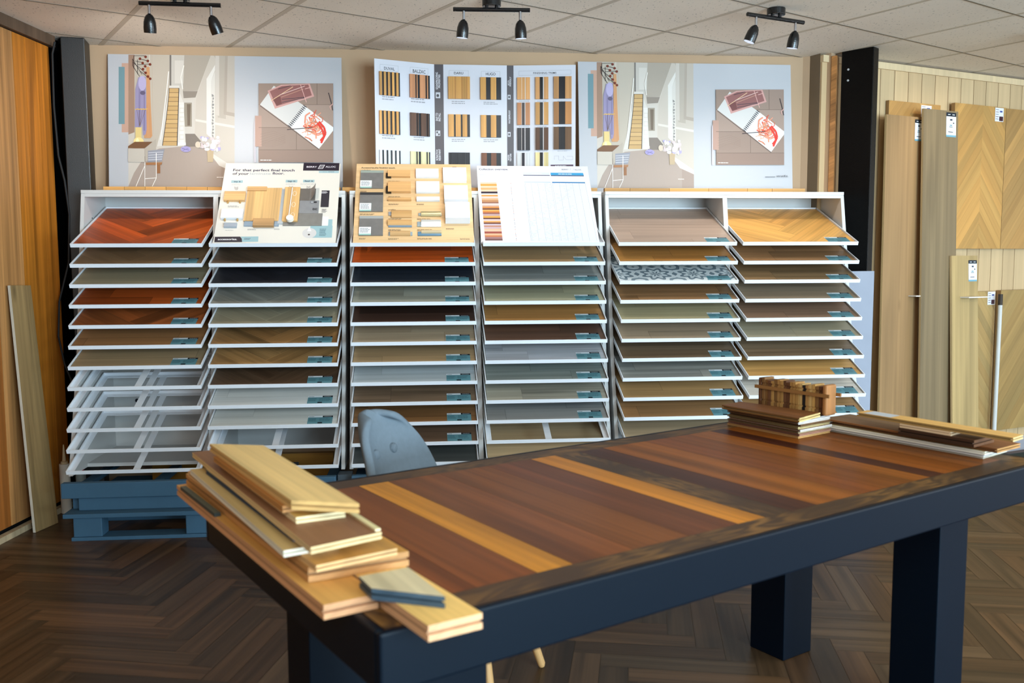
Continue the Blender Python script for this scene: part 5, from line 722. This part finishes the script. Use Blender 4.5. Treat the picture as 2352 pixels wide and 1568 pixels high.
b = dboard('accessories_board', -.364, .605, .556, (208,168,118), (224,186,138), 'oak accessories board with white skirting blocks leaning on the third rack column', M_boardlow)
m = MB(); draw(m, ART_FINISH, z0=.0003, dz=.00002); m.build('printed_graphics', M_print, b)
for i, r4 in enumerate(S_FINISH['underlay']):
    o = rb('underlay_swatch', r4, .008, (132,130,128), M_foil, parent=b)
    x0,y0,x1,y1 = r4; h_ = y1-y0
    m = MB(); z = .0003
    m.face([(x0,y1-.14*h_,.0083),(x1,y1-.14*h_,.0083),(x1,y1,.0083),(x0,y1,.0083)], [(150,160,150),(54,54,56),(160,162,160)][i])
    xm = x0+(x1-x0)*.5; ym = y0+h_*.42
    m.face([(x0,y0,.0083),(xm,y0,.0083),(xm,ym,.0083),(x0,ym,.0083)], (232,234,236)); m.face([(x0,y0,.0084),(xm,y0,.0084),(xm,y0+.07*h_,.0084),(x0,y0+.07*h_,.0084)], (150,190,180))
    fine_print(m, x0+.006, y0+h_*.12, xm-.004, ym-.006, (110,116,124), .0085, 4); m.build('label_sticker', M_print, o)
for i, r4 in enumerate(S_FINISH['skirting_oak']):
    rb('skirting_sample', r4, .016, (222,172,114), M_boardlow, parent=b)
    if i < 2: rb('black_clip', (r4[0]-.009, r4[1]-.004, r4[0]+.018, r4[1]+(r4[3]-r4[1])*.6), .012, (20,18,20), M_black, parent=b)
for r4 in S_FINISH['skirting_white']: o = rb('skirting_sample', r4, .016, (246,246,246), M_white, parent=b); o['label'] = 'white skirting sample'
for i, r4 in enumerate(S_FINISH['white_block']): rb('skirting_block', r4, .022+.012*i, (246,246,246), M_white, parent=b)
for i, r4 in enumerate(S_FINISH['prof_base']): rb('aluminium_base', r4, .006, [(190,196,204),(140,170,200),(170,190,206),(180,190,190),(176,196,206),(110,150,180)][i], M_alu, parent=b)
for i, r4 in enumerate(S_FINISH['profile']):
    m = MB(); x0,y0,x1,y1 = r4; n = 8; colp = [(196,152,98),(206,160,104),(200,160,110),(196,180,136),(236,238,238),(190,170,134)][i]
    for j in range(n):
        t0, t1 = j/n, (j+1)/n; z_ = lambda t: .006 + .009*sin(pi*min(max(t,0.0),1))**.6
        m.face([(x0,y0+(y1-y0)*t0,z_(t0)),(x1,y0+(y1-y0)*t0,z_(t0)),(x1,y0+(y1-y0)*t1,z_(t1)),(x0,y0+(y1-y0)*t1,z_(t1))], colp)
    m.face([(x0,y0+(y1-y0)*j/n,z_(j/n)) for j in range(n+1)]+[(x0,y1,.001),(x0,y0,.001)], colp); m.face([(x1,y0+(y1-y0)*j/n,z_(j/n)) for j in range(n+1)]+[(x1,y1,.001),(x1,y0,.001)], colp)
    m.face([(x0,y0,.001),(x1,y0,.001),(x1,y0,z_(0)),(x0,y0,z_(0))], colp)
    m.build('profile_sample', M_boardlow if i < 3 or i == 5 else M_alu, b)

b = dboard('overview_chart', .276, .605, .546, (214,215,218), (218,219,222), 'white collection overview chart with ruled table leaning on the fourth rack column', M_poster)
m = MB(); draw(m, ART_OVER, z0=.0003, dz=.00001)
for a_, b_ in G_OVER['grid']:
    m.face([(a_[0],a_[1],.0008),(a_[0]+.0007,a_[1],.0008),(b_[0]+.0007,b_[1],.0008),(b_[0],b_[1],.0008)], (128,134,150))
random.seed(77)
for i, segs in enumerate(G_OVER['rows']):
    for a_, b_ in segs: m.face([(a_[0],a_[1],.0007),(b_[0],b_[1],.0007),(b_[0],b_[1]+.0005,.0007),(a_[0],a_[1]+.0005,.0007)], (168,172,186))
    for q in range(10):
        if random.random() < .5:
            x = segs[0][0][0] + random.random()*.25; m.face([(x,segs[0][0][1]+.002,.0009),(x+.012,segs[0][0][1]+.002,.0009),(x+.012,segs[0][0][1]+.006,.0009),(x,segs[0][0][1]+.006,.0009)], (204,206,214))
    x = segs[2][1][0] - .003; m.face([(x,segs[2][0][1]+.002,.0009),(x+.003,segs[2][0][1]+.002,.0009),(x+.003,segs[2][0][1]+.006,.0009),(x,segs[2][0][1]+.006,.0009)], random.choice([(200,110,70),(80,80,110),(180,180,190)]))
m.build('printed_graphics', M_print, b)

# ------------------------------------------------------------------ things in the left corner
m = MB()
# plank leaning on the cladding
A0, A1 = Vector((-1.899,4.477,0.0015)), Vector((-1.857,4.64,0.0015)); B0, B1 = Vector((-1.960,4.49,1.195)), Vector((-1.938,4.66,1.19))
nn = (A1-A0).cross(B0-A0).normalized() * -.014
P = [A0,A1,B1,B0]; Q = [p_+nn for p_ in P]; zc_ = -min(0.0, min(v.z for v in Q)) + .0012
P = [p_+Vector((0,0,zc_)) for p_ in P]; Q = [p_+Vector((0,0,zc_)) for p_ in Q]
def leanface(pts, col, mat=0):
    m.face([tuple(v) for v in pts], col, mat, [(v.z*1.0+3, (v.y)*1.0) for v in pts])
leanface(P, (160,130,86)); leanface(list(reversed(Q)), (150,130,100))
for i in range(4): leanface([P[i],Q[i],Q[(i+1)%4],P[(i+1)%4]], (214,206,190))
tag(m.build('oak_plank', wood('pale_oak_plank', .3, .5, knots=.5, ring=7)), 'pale oak floor plank with dark knot leaning on the left timber cladding', 'plank')
def cartridge(x, y, col, capcol, label, h=.235):
    r = empty('sealant_cartridge', (x, y, .001)); tag(r, label, 'sealant tube')
    m = MB(); m.tube([(0,0,0),(0,0,h)], .0255, col, n=22); m.build('cartridge', M_misc, r, smooth=False, bevel=.002)
    m = MB(); m.tube([(0,0,h),(0,0,h+.012),(0,0,h+.013),(0,0,h+.10)], [.017,.017,.010,.003], capcol, n=16); m.build('nozzle', M_misc, r)
    return r
cartridge(-1.888, 4.83, (206,196,182), (206,186,150), 'white sealant cartridge with pointed nozzle standing in the left corner', .26)
cartridge(-1.835, 4.90, (150,160,160), (190,20,40), 'grey sealant cartridge with red nozzle behind the white one', .20)

# ------------------------------------------------------------------ panels and planks along the right wall
def info_card(parent, s0, s1, o, z0, z1, lean, zb, zt, white=False):
    """small price card fixed on a panel face"""
    m = MB()
    def q(s, z):
        oo = o + lean*(1-(z-zb)/(zt-zb)); p = RA + RD*s + RN*(oo+.0015); return (p.x, p.y, z)
    def rc(a, b_, c, d, col, e=0):
        pts = [q(a,c),q(b_,c),q(b_,d),q(a,d)]; pts = [(x+RN.x*e, y+RN.y*e, z) for x,y,z in pts]; m.face(pts, col)
    W_ = s1-s0; H = z1-z0
    if white:
        rc(s0,s1,z0,z1,(226,226,232)); rc(s0+W_*.5,s1-.004,z0+.004,z0+H*.38,(60,20,36),.0004)
        for i in range(5): rc(s0+.006,s0+W_*.42,z0+H*(.16+i*.17),z0+H*(.2+i*.17),(120,70,80) if i%2 else (110,110,130),.0004)
        rc(s0+W_*.55,s0+W_*.85,z0+H*.68,z0+H*.8,(60,80,150),.0004)
    else:
        rc(s0,s1,z0,z1,(226,232,240)); rc(s0,s1,z1-H*.16,z1,(18,30,44),.0004); rc(s0,s1,z0,z0+H*.08,(110,160,180),.0004)
        rc(s0+W_*.15,s0+W_*.4,z1-H*.10,z1-H*.07,(210,214,220),.0008); rc(s0+W_*.6,s0+W_*.85,z1-H*.10,z1-H*.07,(210,214,220),.0008)
        rc(s0+W_*.38,s0+W_*.62,z1-H*.33,z1-H*.26,(60,66,80),.0004); rc(s0+W_*.3,s0+W_*.65,z0+H*.4,z0+H*.43,(90,110,120),.0004); rc(s0+W_*.35,s0+W_*.6,z0+H*.46,z0+H*.5,(90,140,160),.0004)
        rc(s0+W_*.2,s0+W_*.7,z0+H*.19,z0+H*.22,(60,66,80),.0004); rc(s0+W_*.68,s0+W_*.8,z0+H*.55,z0+H*.6,(20,26,40),.0004)
    m.build('price_card', M_print, parent)
def chevron(m, s0, s1, z0, z1, o, mid, col, pitch=.075, slope=1.25, up=1, lean=0):
    """mitred chevron slips either side of the line s = mid"""
    for side, (a, b_) in ((-1, (s0, mid)), (1, (mid, s1))):
        if b_ <= a: continue
        n = int((z1-z0 + (b_-a)*slope)/pitch) + 3
        for i in range(-n, n+1):
            zm = z0 + i*pitch
            def zz(s, base): return base - up*abs(s-mid)*slope
            q4 = [(a, zz(a,zm)), (b_, zz(b_,zm)), (b_, zz(b_,zm+pitch-.001)), (a, zz(a,zm+pitch-.001))]
            pc = clip(q4, a, b_, z0, z1)
            if not pc: continue
            an = atan2(zz(b_,0)-zz(a,0), b_-a); o1, o2 = random.uniform(0,50), random.uniform(0,50)
            pts = []; uv = []
            for s, z in pc:
                p = RA + RD*s + RN*(o + lean*(1-(z-z0)/(z1-z0))); pts.append((p.x,p.y,z)); uv.append((s*cos(an)+z*sin(an)+o1, -s*sin(an)+z*cos(an)+o2))
            m.face(pts, vary(col, .07), 0, uv)
M_chev = wood('oiled_oak_chevron', .13, .5, spec=.3, ring=7, bump=.03)
def chev_panel(s0, s1, z0, z1, o0, th, mid, col, label, pitch=.075, card=None, slope=1.25, up=1):
    random.seed(int(s0*100+z0*10))
    m = MB(); rbox(m, s0, s1, o0, o0+th, z0, z1, (150,116,76)); chevron(m, s0, s1, z0, z1, o0+th+.0006, mid, col, pitch, slope, up)
    o = m.build('chevron_panel', M_chev); tag(o, label, 'wood panel', 'chevron parquet panels on the right wall')
    if card: info_card(o, *card, o0+th+.001, card[2] if False else 0, 0, 0, 0, 1) if False else None
    return o
# distances s along the wall from its left end, heights z
o = chev_panel(.06, .50, 1.30, 2.235, .004, .022, .28, (186,140,80), 'upper chevron oak panel half hidden behind the tall planks at the left', .07)
info_card(o, .33, .42, .026, 2.155, 2.225, 0, 0, 1, True)
o = chev_panel(.60, 1.075, 1.362, 2.255, .022, .026, .86, (186,142,80), 'upper chevron oak panel under the warm light with white card at its corner', .078)
info_card(o, .97, 1.05, .048, 2.165, 2.25, 0, 0, 1, True)
o = chev_panel(1.095, 1.9, 1.362, 2.255, .010, .026, 1.9, (178,136,80), 'upper chevron oak panel at the right edge of the picture', .085)
o = chev_panel(.62, 1.075, .165, 1.088, .006, .024, .775, (168,138,88), 'lower chevron oak panel with a red and white card', .078)
info_card(o, 1.0, 1.072, .030, 1.0, 1.085, 0, 0, 1, True)
o = chev_panel(1.115, 1.9, .165, 1.092, .010, .030, 1.9, (160,130,80), 'lower chevron oak panel at the right edge of the picture', .10)
def tall_plank(s0, s1, z1, o0, lean, col, label, card=None, th=.014):
    m = MB(); random.seed(int(s0*1000)); rbox(m, s0, s1, o0, o0+th, .0015, z1, col, lean=lean, end=(206,178,132))
    o = m.build('oak_plank', M_plank); tag(o, label, 'plank', 'tall oak planks leaning on the right wall')
    if card: info_card(o, card[0], card[1], o0+th, card[2], card[3], lean, .0015, z1)
    return o
M_plank = wood('brushed_oak_plank', .20, .55, spec=.3, ring=6, knots=.5, bump=.04, rings=.2)
tall_plank(-.02, .285, 2.14, .07, .02, (158,124,84), 'tall warm oak plank nearest the right steel post', (.215,.283,2.0,2.125))
tall_plank(.237, .535, 2.185, .11, .06, (128,110,82), 'tallest grey oak plank with blue topped price card', (.43,.515,2.03,2.175))
tall_plank(.475, .71, 1.318, .15, .07, (176,150,102), 'short pale oak plank with a dark knot and price card', (.625,.70,1.16,1.29))
for (s0, s1, z, o0, lb) in ((.20,.30,1.075,.09,'thin pale shelf edge between the two tallest planks'),(.55,.72,1.062,.178,'thin white metal bracket across the short oak plank')):
    m = MB(); rbox(m, s0, s1, o0, o0+.06, z, z+.006, (226,222,216)); tag(m.build('plank_bracket', M_misc), lb, 'bracket')
m = MB()
p = RA + RD*1.045 + RN*.085
m.tube([(p.x,p.y,.0015),(p.x+.004,p.y+.0,1.0)], .013, (206,206,204), n=12); o = m.build('pole', M_misc, smooth=True); tag(o, 'white pole standing between the two lower chevron panels', 'pole')
m = MB(); m.tube([(p.x+.004,p.y,1.0),(p.x+.004,p.y,1.07)], .014, (60,50,42), n=12); m.build('pole_cap', M_misc, o)
m = MB(); m.prism([(2.312,4.795),(2.475,4.835),(2.472,4.847),(2.309,4.807)], .0015, 1.235, (146,152,166)); tag(m.build('white_panel', M_misc), 'plain pale blue-white board standing against the right steel post beside the rack', 'panel')
m = MB(); rbox(m, .9, 2.6, .12, .95, .0015, .018, (22,44,44)); tag(m.build('rubber_mat', M_misc), 'dark green mat on the floor below the lower chevron panels', 'mat')

# ------------------------------------------------------------------ table
TT = .5030; TO = Vector((-.0773, 1.3338)); TH = .7495; TLEN, TWID = 2.04, .9345
MT = Matrix.Translation((TO.x, TO.y, 0)) @ Matrix.Rotation(TT, 4, 'Z')     # local x along the table, y towards the back
tab = empty('table', (TO.x, TO.y, 0), TT); tag(tab, 'large table with dark blue frame and top inlaid with mixed wood planks', 'table')
random.seed(41)
m = MB(); m.box((.016,.016,TH-.03),(TLEN-.016,TWID-.016,TH-.0006), (50,34,26), 0)
pl = [(.090,.225,(117,61,23)),(.225,.354,(129,69,26)),(.354,.436,(200,132,38)),(.436,.585,(121,67,29)),(.585,.735,(132,75,31)),(.735,.881,(112,61,31)),(.881,.967,(193,121,34)),(.967,1.055,None),(1.055,1.143,(78,41,26)),(1.143,1.315,(159,90,26)),(1.315,1.40,(129,69,26)),(1.40,1.50,(136,74,26)),(1.50,1.60,(142,79,26)),(1.60,1.665,(73,35,23)),(1.665,1.80,(142,77,25)),(1.80,1.95,(134,74,25))]
for x0, x1, c_ in pl:
    off = random.uniform(0,50); y0, y1 = .085, .848
    q = [(x0+.0006,y0,TH),(x1-.0006,y0,TH),(x1-.0006,y1,TH),(x0+.0006,y1,TH)]
    uv = [(y+off, x*1.0+off*.7) for x, y, z in q]
    m.face(q, vary(c_, .04) if c_ else (60,44,32), 1 if c_ else 2, uv)
def wq(x0, x1, y0, y1, ax):
    off = random.uniform(0,50); q = [(x0,y0,TH),(x1,y0,TH),(x1,y1,TH),(x0,y1,TH)]
    m.face(q, (80,60,40), 2, [((x if ax == 0 else y)+off, (y if ax == 0 else x)) for x, y, z in q])
for a0, a1 in ((.09,.75),(.75,1.42),(1.42,1.95)): wq(a0+.0005, a1-.0005, .016, .0845, 0); wq(a0+.0005, a1-.0005, .8485, TWID-.016, 0)
wq(.016, .0895, .016, TWID-.016, 1); wq(1.9505, TLEN-.016, .016, TWID-.016, 1)
m.build('tabletop', [M_misc, M_table, M_wenge], tab)
AP = .098
for lo, hi in (((0,0,TH-AP),(TLEN,.0155,TH+.0003)), ((0,TWID-.0155,TH-AP),(TLEN,TWID,TH+.0003)), ((0,.016,TH-AP),(.0155,TWID-.016,TH+.0003)), ((TLEN-.0155,.016,TH-AP),(TLEN,TWID-.016,TH+.0003))):
    m = MB(); m.box(lo, hi); m.build('apron', M_tablepaint, tab, bevel=.0045)
for lx in (.14, 1.752):
    for ly in (.139, .655):
        m = MB(); m.box((lx,ly,.002),(lx+.14,ly+.14,TH-.031)); m.build('leg', M_tablepaint, tab, bevel=.003)

# ------------------------------------------------------------------ plank samples on the left end of the table
def tp(u, v, z): p = MT @ Vector((u, v, 0)); return (p.x, p.y, z)
def slab(name, pts, z0, z1, top, side, label, cat='plank sample', group=None, groove=True, mat=None, long_=None):
    """sample board: four table-plane corners (front left, front right, back right, back left)"""
    top = tuple(min(244, v*k) for v, k in zip(top, (1.14, 1.12, 1.06))); side = tuple(min(244, v*1.06) for v in side)
    m = MB(); poly = [tp(u, v, 0)[:2] for u, v in pts]
    a = poly[0]; b_ = poly[-1]; ang = atan2(b_[1]-a[1], b_[0]-a[0])
    if groove:
        h = z1-z0; c = (sum(p[0] for p in poly)/len(poly), sum(p[1] for p in poly)/len(poly))
        def shrink(k):
            out = []
            for p in poly:
                d = Vector((p[0]-c[0], p[1]-c[1])); l = d.length; d = d*(1-k/l*1.3); out.append((c[0]+d.x, c[1]+d.y))
            return out
        m.prism(poly, z0+h*.62, z1, top, side=side, ang=ang, long_=long_); m.prism(shrink(.005), z0+h*.4, z0+h*.62, side, side=tuple(v*.8 for v in side), ang=ang, long_=tuple(v*.6 for v in long_) if long_ else None); m.prism(poly, z0, z0+h*.4, side, side=side, ang=ang, long_=long_)
    else: m.prism(poly, z0, z1, top, side=side, ang=ang)
    o = m.build(name, mat or M_oak); tag(o, label, cat, group); return o
GL = 'plank samples piled on the left table end'
E_ = .0006
slab('plank_sample', [(-.048,.100),(.044,.096),(.050,1.015),(-.042,1.02)], TH+.0008, .7745, (196,150,86), (190,140,100), 'lowest long pine plank of the pile at the left table end', group=GL)
slab('plank_sample', [(.047,-.066),(.139,-.070),(.143,.60),(.052,.60)], TH+.0008, .7755, (214,178,110), (206,160,120), 'thick pale pine plank sticking out furthest over the near table corner', group=GL)
slab('plank_sample', [(-.047,.69),(-.034,.69),(-.034,.965),(-.047,.965)], .7751, .783, (86,92,84), (50,60,60), 'thin dark grey slip beside the thick oak board on the pile', group=GL, groove=False)
slab('plank_sample', [(-.031,.205),(.146,.183),(.158,1.00),(-.022,1.01)], .7761, .802, (192,142,70), (178,130,80), 'widest thick oak board of the pile, with notches in its end', group=GL)
slab('plank_sample', [(-.030,.172),(.120,.176),(.130,.97),(-.026,.975)], .8026, .8145, (186,140,74), (200,160,110), 'thin oak board with light tongue lying on the widest board', group=GL)
slab('plank_sample', [(-.060,.240),(.036,.235),(.060,.93),(-.030,.94)], .8151, .8265, (184,160,112), (214,208,190), 'olive cream board with a white edge in the middle of the pile', group=GL)
slab('plank_sample', [(-.030,.275),(.050,.27),(.070,.865),(-.012,.872)], .8271, .8375, (186,166,116), (30,56,80), 'board with dark blue core under the walnut board', group=GL)
slab('plank_sample', [(-.042,.163),(.089,.172),(.128,1.02),(-.003,1.02)], .8381, .8495, (128,92,66), (206,178,130), 'walnut board with cream tongue on its near end', group=GL)
slab('tongue_strip', [(.080,.178),(.090,.178),(.102,.42),(.092,.42)], .8501, .8545, (226,206,164), (226,206,164), 'cream tongue strip lying along the walnut board edge', 'strip', groove=False)
slab('plank_sample', [(-.014,.301),(.074,.289),(.092,.79),(.006,.808)], .8501, .8615, (198,164,92), (226,206,160), 'yellow oak block below the brown slip near the pile top', group=GL)
slab('plank_sample', [(-.024,.34),(.05,.335),(.082,.82),(-.006,.83)], .8621, .8745, (160,108,58), (176,124,70), 'brown slip directly under the topmost maple piece', group=GL)
slab('plank_sample', [(-.020,.306),(.069,.217),(.099,.799),(.003,.889)], .8751, .892, (206,178,124), (206,168,108), 'topmost pale maple chevron piece of the pile', group=GL)
slab('plank_sample', [(.022,.073),(.100,-.024),(.116,.128),(.029,.135)], .7761, .795, (186,176,150), (60,78,92), 'grey vinyl chevron offcut with dark edge on the thick pine plank')
# ------------------------------------------------------------------ square pile and swatch holder at the far end
GR = 'boards in the square pile on the far table end'
cols = [((176,130,78),(206,160,100),'bottom'),((130,80,60),(166,120,100),'second'),((112,84,52),(200,176,136),'third'),((96,62,36),(226,216,206),'fourth'),((150,124,80),(206,182,130),'fifth'),((100,66,36),(110,80,50),'sixth'),((110,70,38),(216,208,200),'seventh'),((40,40,44),(196,190,186),'eighth')]
random.seed(3)
z = TH+.0006
for i, (tc_, sc_, od) in enumerate(cols):
    j = random.uniform(-.006,.006); j2 = random.uniform(-.006,.006); hh = .0071
    slab('parquet_sample', [(1.733+j,.600+j2),(1.898+j,.606+j2),(1.898+j,.890+j2),(1.733+j,.893+j2)], z, z+hh-.0004, tc_, sc_, '%s board of the square pile under the swatch holder' % od, 'floor sample', GR, long_=tuple(v*(.72 if i % 3 else .95) for v in tc_)); z += hh
slab('parquet_sample', [(1.704,.578),(1.842,.606),(1.808,.905),(1.702,.893)], z, z+.0135, (118,72,34), (206,176,116), 'brown board lying askew on top of the square pile', 'floor sample', long_=(120,80,40))
hz = z + .0004
r = empty('swatch_holder', tp(1.885, .735, hz), TT); tag(r, 'wooden holder with a row of upright wood swatches standing on the square pile', 'swatch holder')
random.seed(8)
m = MB(); m.box((-.026,-.138,0),(.026,-.120,.100), (156,104,58), axis=2); m.build('end_block', M_oak, r, bevel=.006)
m = MB(); m.box((-.024,.128,0),(.024,.140,.096), (110,66,36), axis=2); m.build('end_block', M_oak, r, bevel=.003)
for sx in (-1, 1):
    m = MB(); xx = sx*.029; m.box((min(xx-.003,xx+.003),-.152,.060),(max(xx-.003,xx+.003),.150,.071), (146,100,54), axis=1); m.build('batten', M_oak, r)
cc = [(96,58,34),(130,90,50),(196,150,84),(30,28,28),(170,124,70),(110,70,44),(186,142,86),(150,104,60),(206,166,104),(176,130,72)]
for i in range(19):
    y0 = -.118 + i*.01285; c_ = random.choice(cc) if i not in (5,) else (30,28,28); h = random.uniform(.088,.098); w_ = random.uniform(.0215,.0245)
    m = MB(); h1 = h*.5
    for zz0, zz1, ww in ((0,.018,w_),(.018,.024,w_-.004),(.024,.058,w_-.001),(.058,.075,w_-.0015),(.075,.081,w_-.005),(.081,h,w_)): m.box((-ww,y0,zz0),(ww,y0+.0112,zz1), c_, axis=2)
    m.build('wood_swatch', M_oak, r)
# long boards behind
GB_ = 'long boards stacked on the far right table corner'
slab('parquet_sample', [(1.915,.118),(2.062,.128),(2.062,.60),(1.915,.625)], TH+.0006, .7565, (206,190,140), (206,196,176), 'lowest cream long board on the far right table corner', 'floor sample', GB_)
slab('parquet_sample', [(1.905,.112),(2.058,.118),(2.058,.60),(1.905,.620)], .7571, .7640, (150,140,120), (196,190,184), 'second lowest long board on the far right table corner', 'floor sample', GB_)
slab('parquet_sample', [(1.900,.106),(2.058,.110),(2.058,.60),(1.900,.620)], .7646, .7745, (216,204,156), (222,214,196), 'long cream board just under the brown boards', 'floor sample', GB_)
slab('parquet_sample', [(1.905,.075),(2.035,.078),(2.045,.60),(1.915,.620)], .7751, .7870, (128,82,46), (170,122,70), 'long mid-brown board with rough end on the corner stack', 'floor sample', GB_, long_=(110,66,34))
slab('parquet_sample', [(1.885,.36),(2.02,.37),(2.03,.63),(1.895,.635)], .7876, .7935, (120,92,66), (140,90,50), 'short glossy grey-brown board at the back of the corner stack', 'floor sample', GB_)
slab('parquet_sample', [(1.868,.120),(1.985,.126),(1.985,.355),(1.872,.352)], .7876, .8075, (84,52,30), (96,60,34), 'thick dark brown board on the corner stack', 'floor sample', GB_, long_=(58,36,22))
slab('parquet_sample', [(1.872,.190),(1.935,.196),(1.935,.350),(1.875,.350)], .8081, .8200, (214,184,132), (206,176,140), 'small cream offcut on the dark brown board', 'floor sample', GB_)
o = slab('parquet_sample', [(1.868,.015),(1.935,.022),(1.945,.505),(1.880,.500)], .8206, .832, (206,164,100), (190,160,110), 'longest narrow oak strip with white card, topmost on the corner stack', 'floor sample', GB_, long_=(150,116,66))
m = MB(); m.face([tp(1.882,.385,.8323),tp(1.936,.388,.8323),tp(1.940,.480,.8323),tp(1.884,.480,.8323)], (206,212,220)); m.build('paper_label', M_print, o)

# ------------------------------------------------------------------ chair
F2 = atan2(-.45, .89)
ch = empty('chair', (.084, 2.707, 0), F2); tag(ch, 'grey-blue upholstered shell chair with wooden legs behind the table', 'chair')
def shell():
    """seat and back as one padded surface; local x is forward"""
    prof = [(.235,.435,.19),(.20,.452,.215),(.10,.452,.235),(0,.445,.24),(-.09,.447,.24),(-.155,.475,.235),(-.20,.54,.225),(-.235,.63,.205),(-.268,.72,.175),(-.295,.785,.152),(-.312,.825,.116),(-.320,.842,.058)]
    n = 16; m = MB(); rows = []
    for i, (x, z_, hw) in enumerate(prof):
        row = []
        for j in range(n+1):
            t = -1 + 2*j/n; back = max(0, min(1, (z_-.46)/.12)); seat = 1-back
            lift = .035*abs(t)**3*seat; wrap = .07*abs(t)**2.2*back
            row.append(Vector((x + wrap, t*hw, z_ + lift - (.02*t*t if i >= 9 else 0))))
        rows.append(row)
    th_ = .028
    for i in range(len(prof)-1):
        for j in range(n): m.face([rows[i][j],rows[i][j+1],rows[i+1][j+1],rows[i+1][j]])
    o = m.build('seat_shell', M_fabric, ch, smooth=True, weld=True)
    so = o.modifiers.new('thick', 'SOLIDIFY'); so.thickness = th_; so.offset = 0
    sb = o.modifiers.new('round', 'SUBSURF'); sb.levels = 2; sb.render_levels = 2
    return o
shell()
for (yy, zz, xx) in ((-.058,.715,-.256),(.052,.715,-.256)):
    m = MB(); n = 18
    for a0 in range(n):
        for (r0, h0), (r1, h1) in zip([(.0,.006),(.008,.0055),(.014,.003),(.0165,-.003)], [(.008,.0055),(.014,.003),(.0165,-.003),(.0165,-.012)]):
            p_ = lambda r_, h_, q: (xx+h_+.014, yy+r_*cos(2*pi*q/n), zz+r_*sin(2*pi*q/n))
            m.face([p_(r0,h0,a0),p_(r1,h1,a0),p_(r1,h1,a0+1),p_(r0,h0,a0+1)])
    m.build('button', M_fabric, ch, smooth=True)
for sx in (-1,1):
    for sy in (-1,1):
        m = MB(); m.tube([(.10*sx,.10*sy,.415),(.20*sx,.20*sy,.012),(.201*sx,.201*sy,.003)], [.019,.0125,.009], (206,156,100), n=16); m.build('leg', M_oak, ch, smooth=True)
m = MB(); m.tube([(-.10,-.10,.40),(.10,.10,.40)], .010, (20,20,22)); m.tube([(-.10,.10,.405),(.10,-.10,.405)], .010, (20,20,22)); m.build('leg_frame', M_misc, ch)
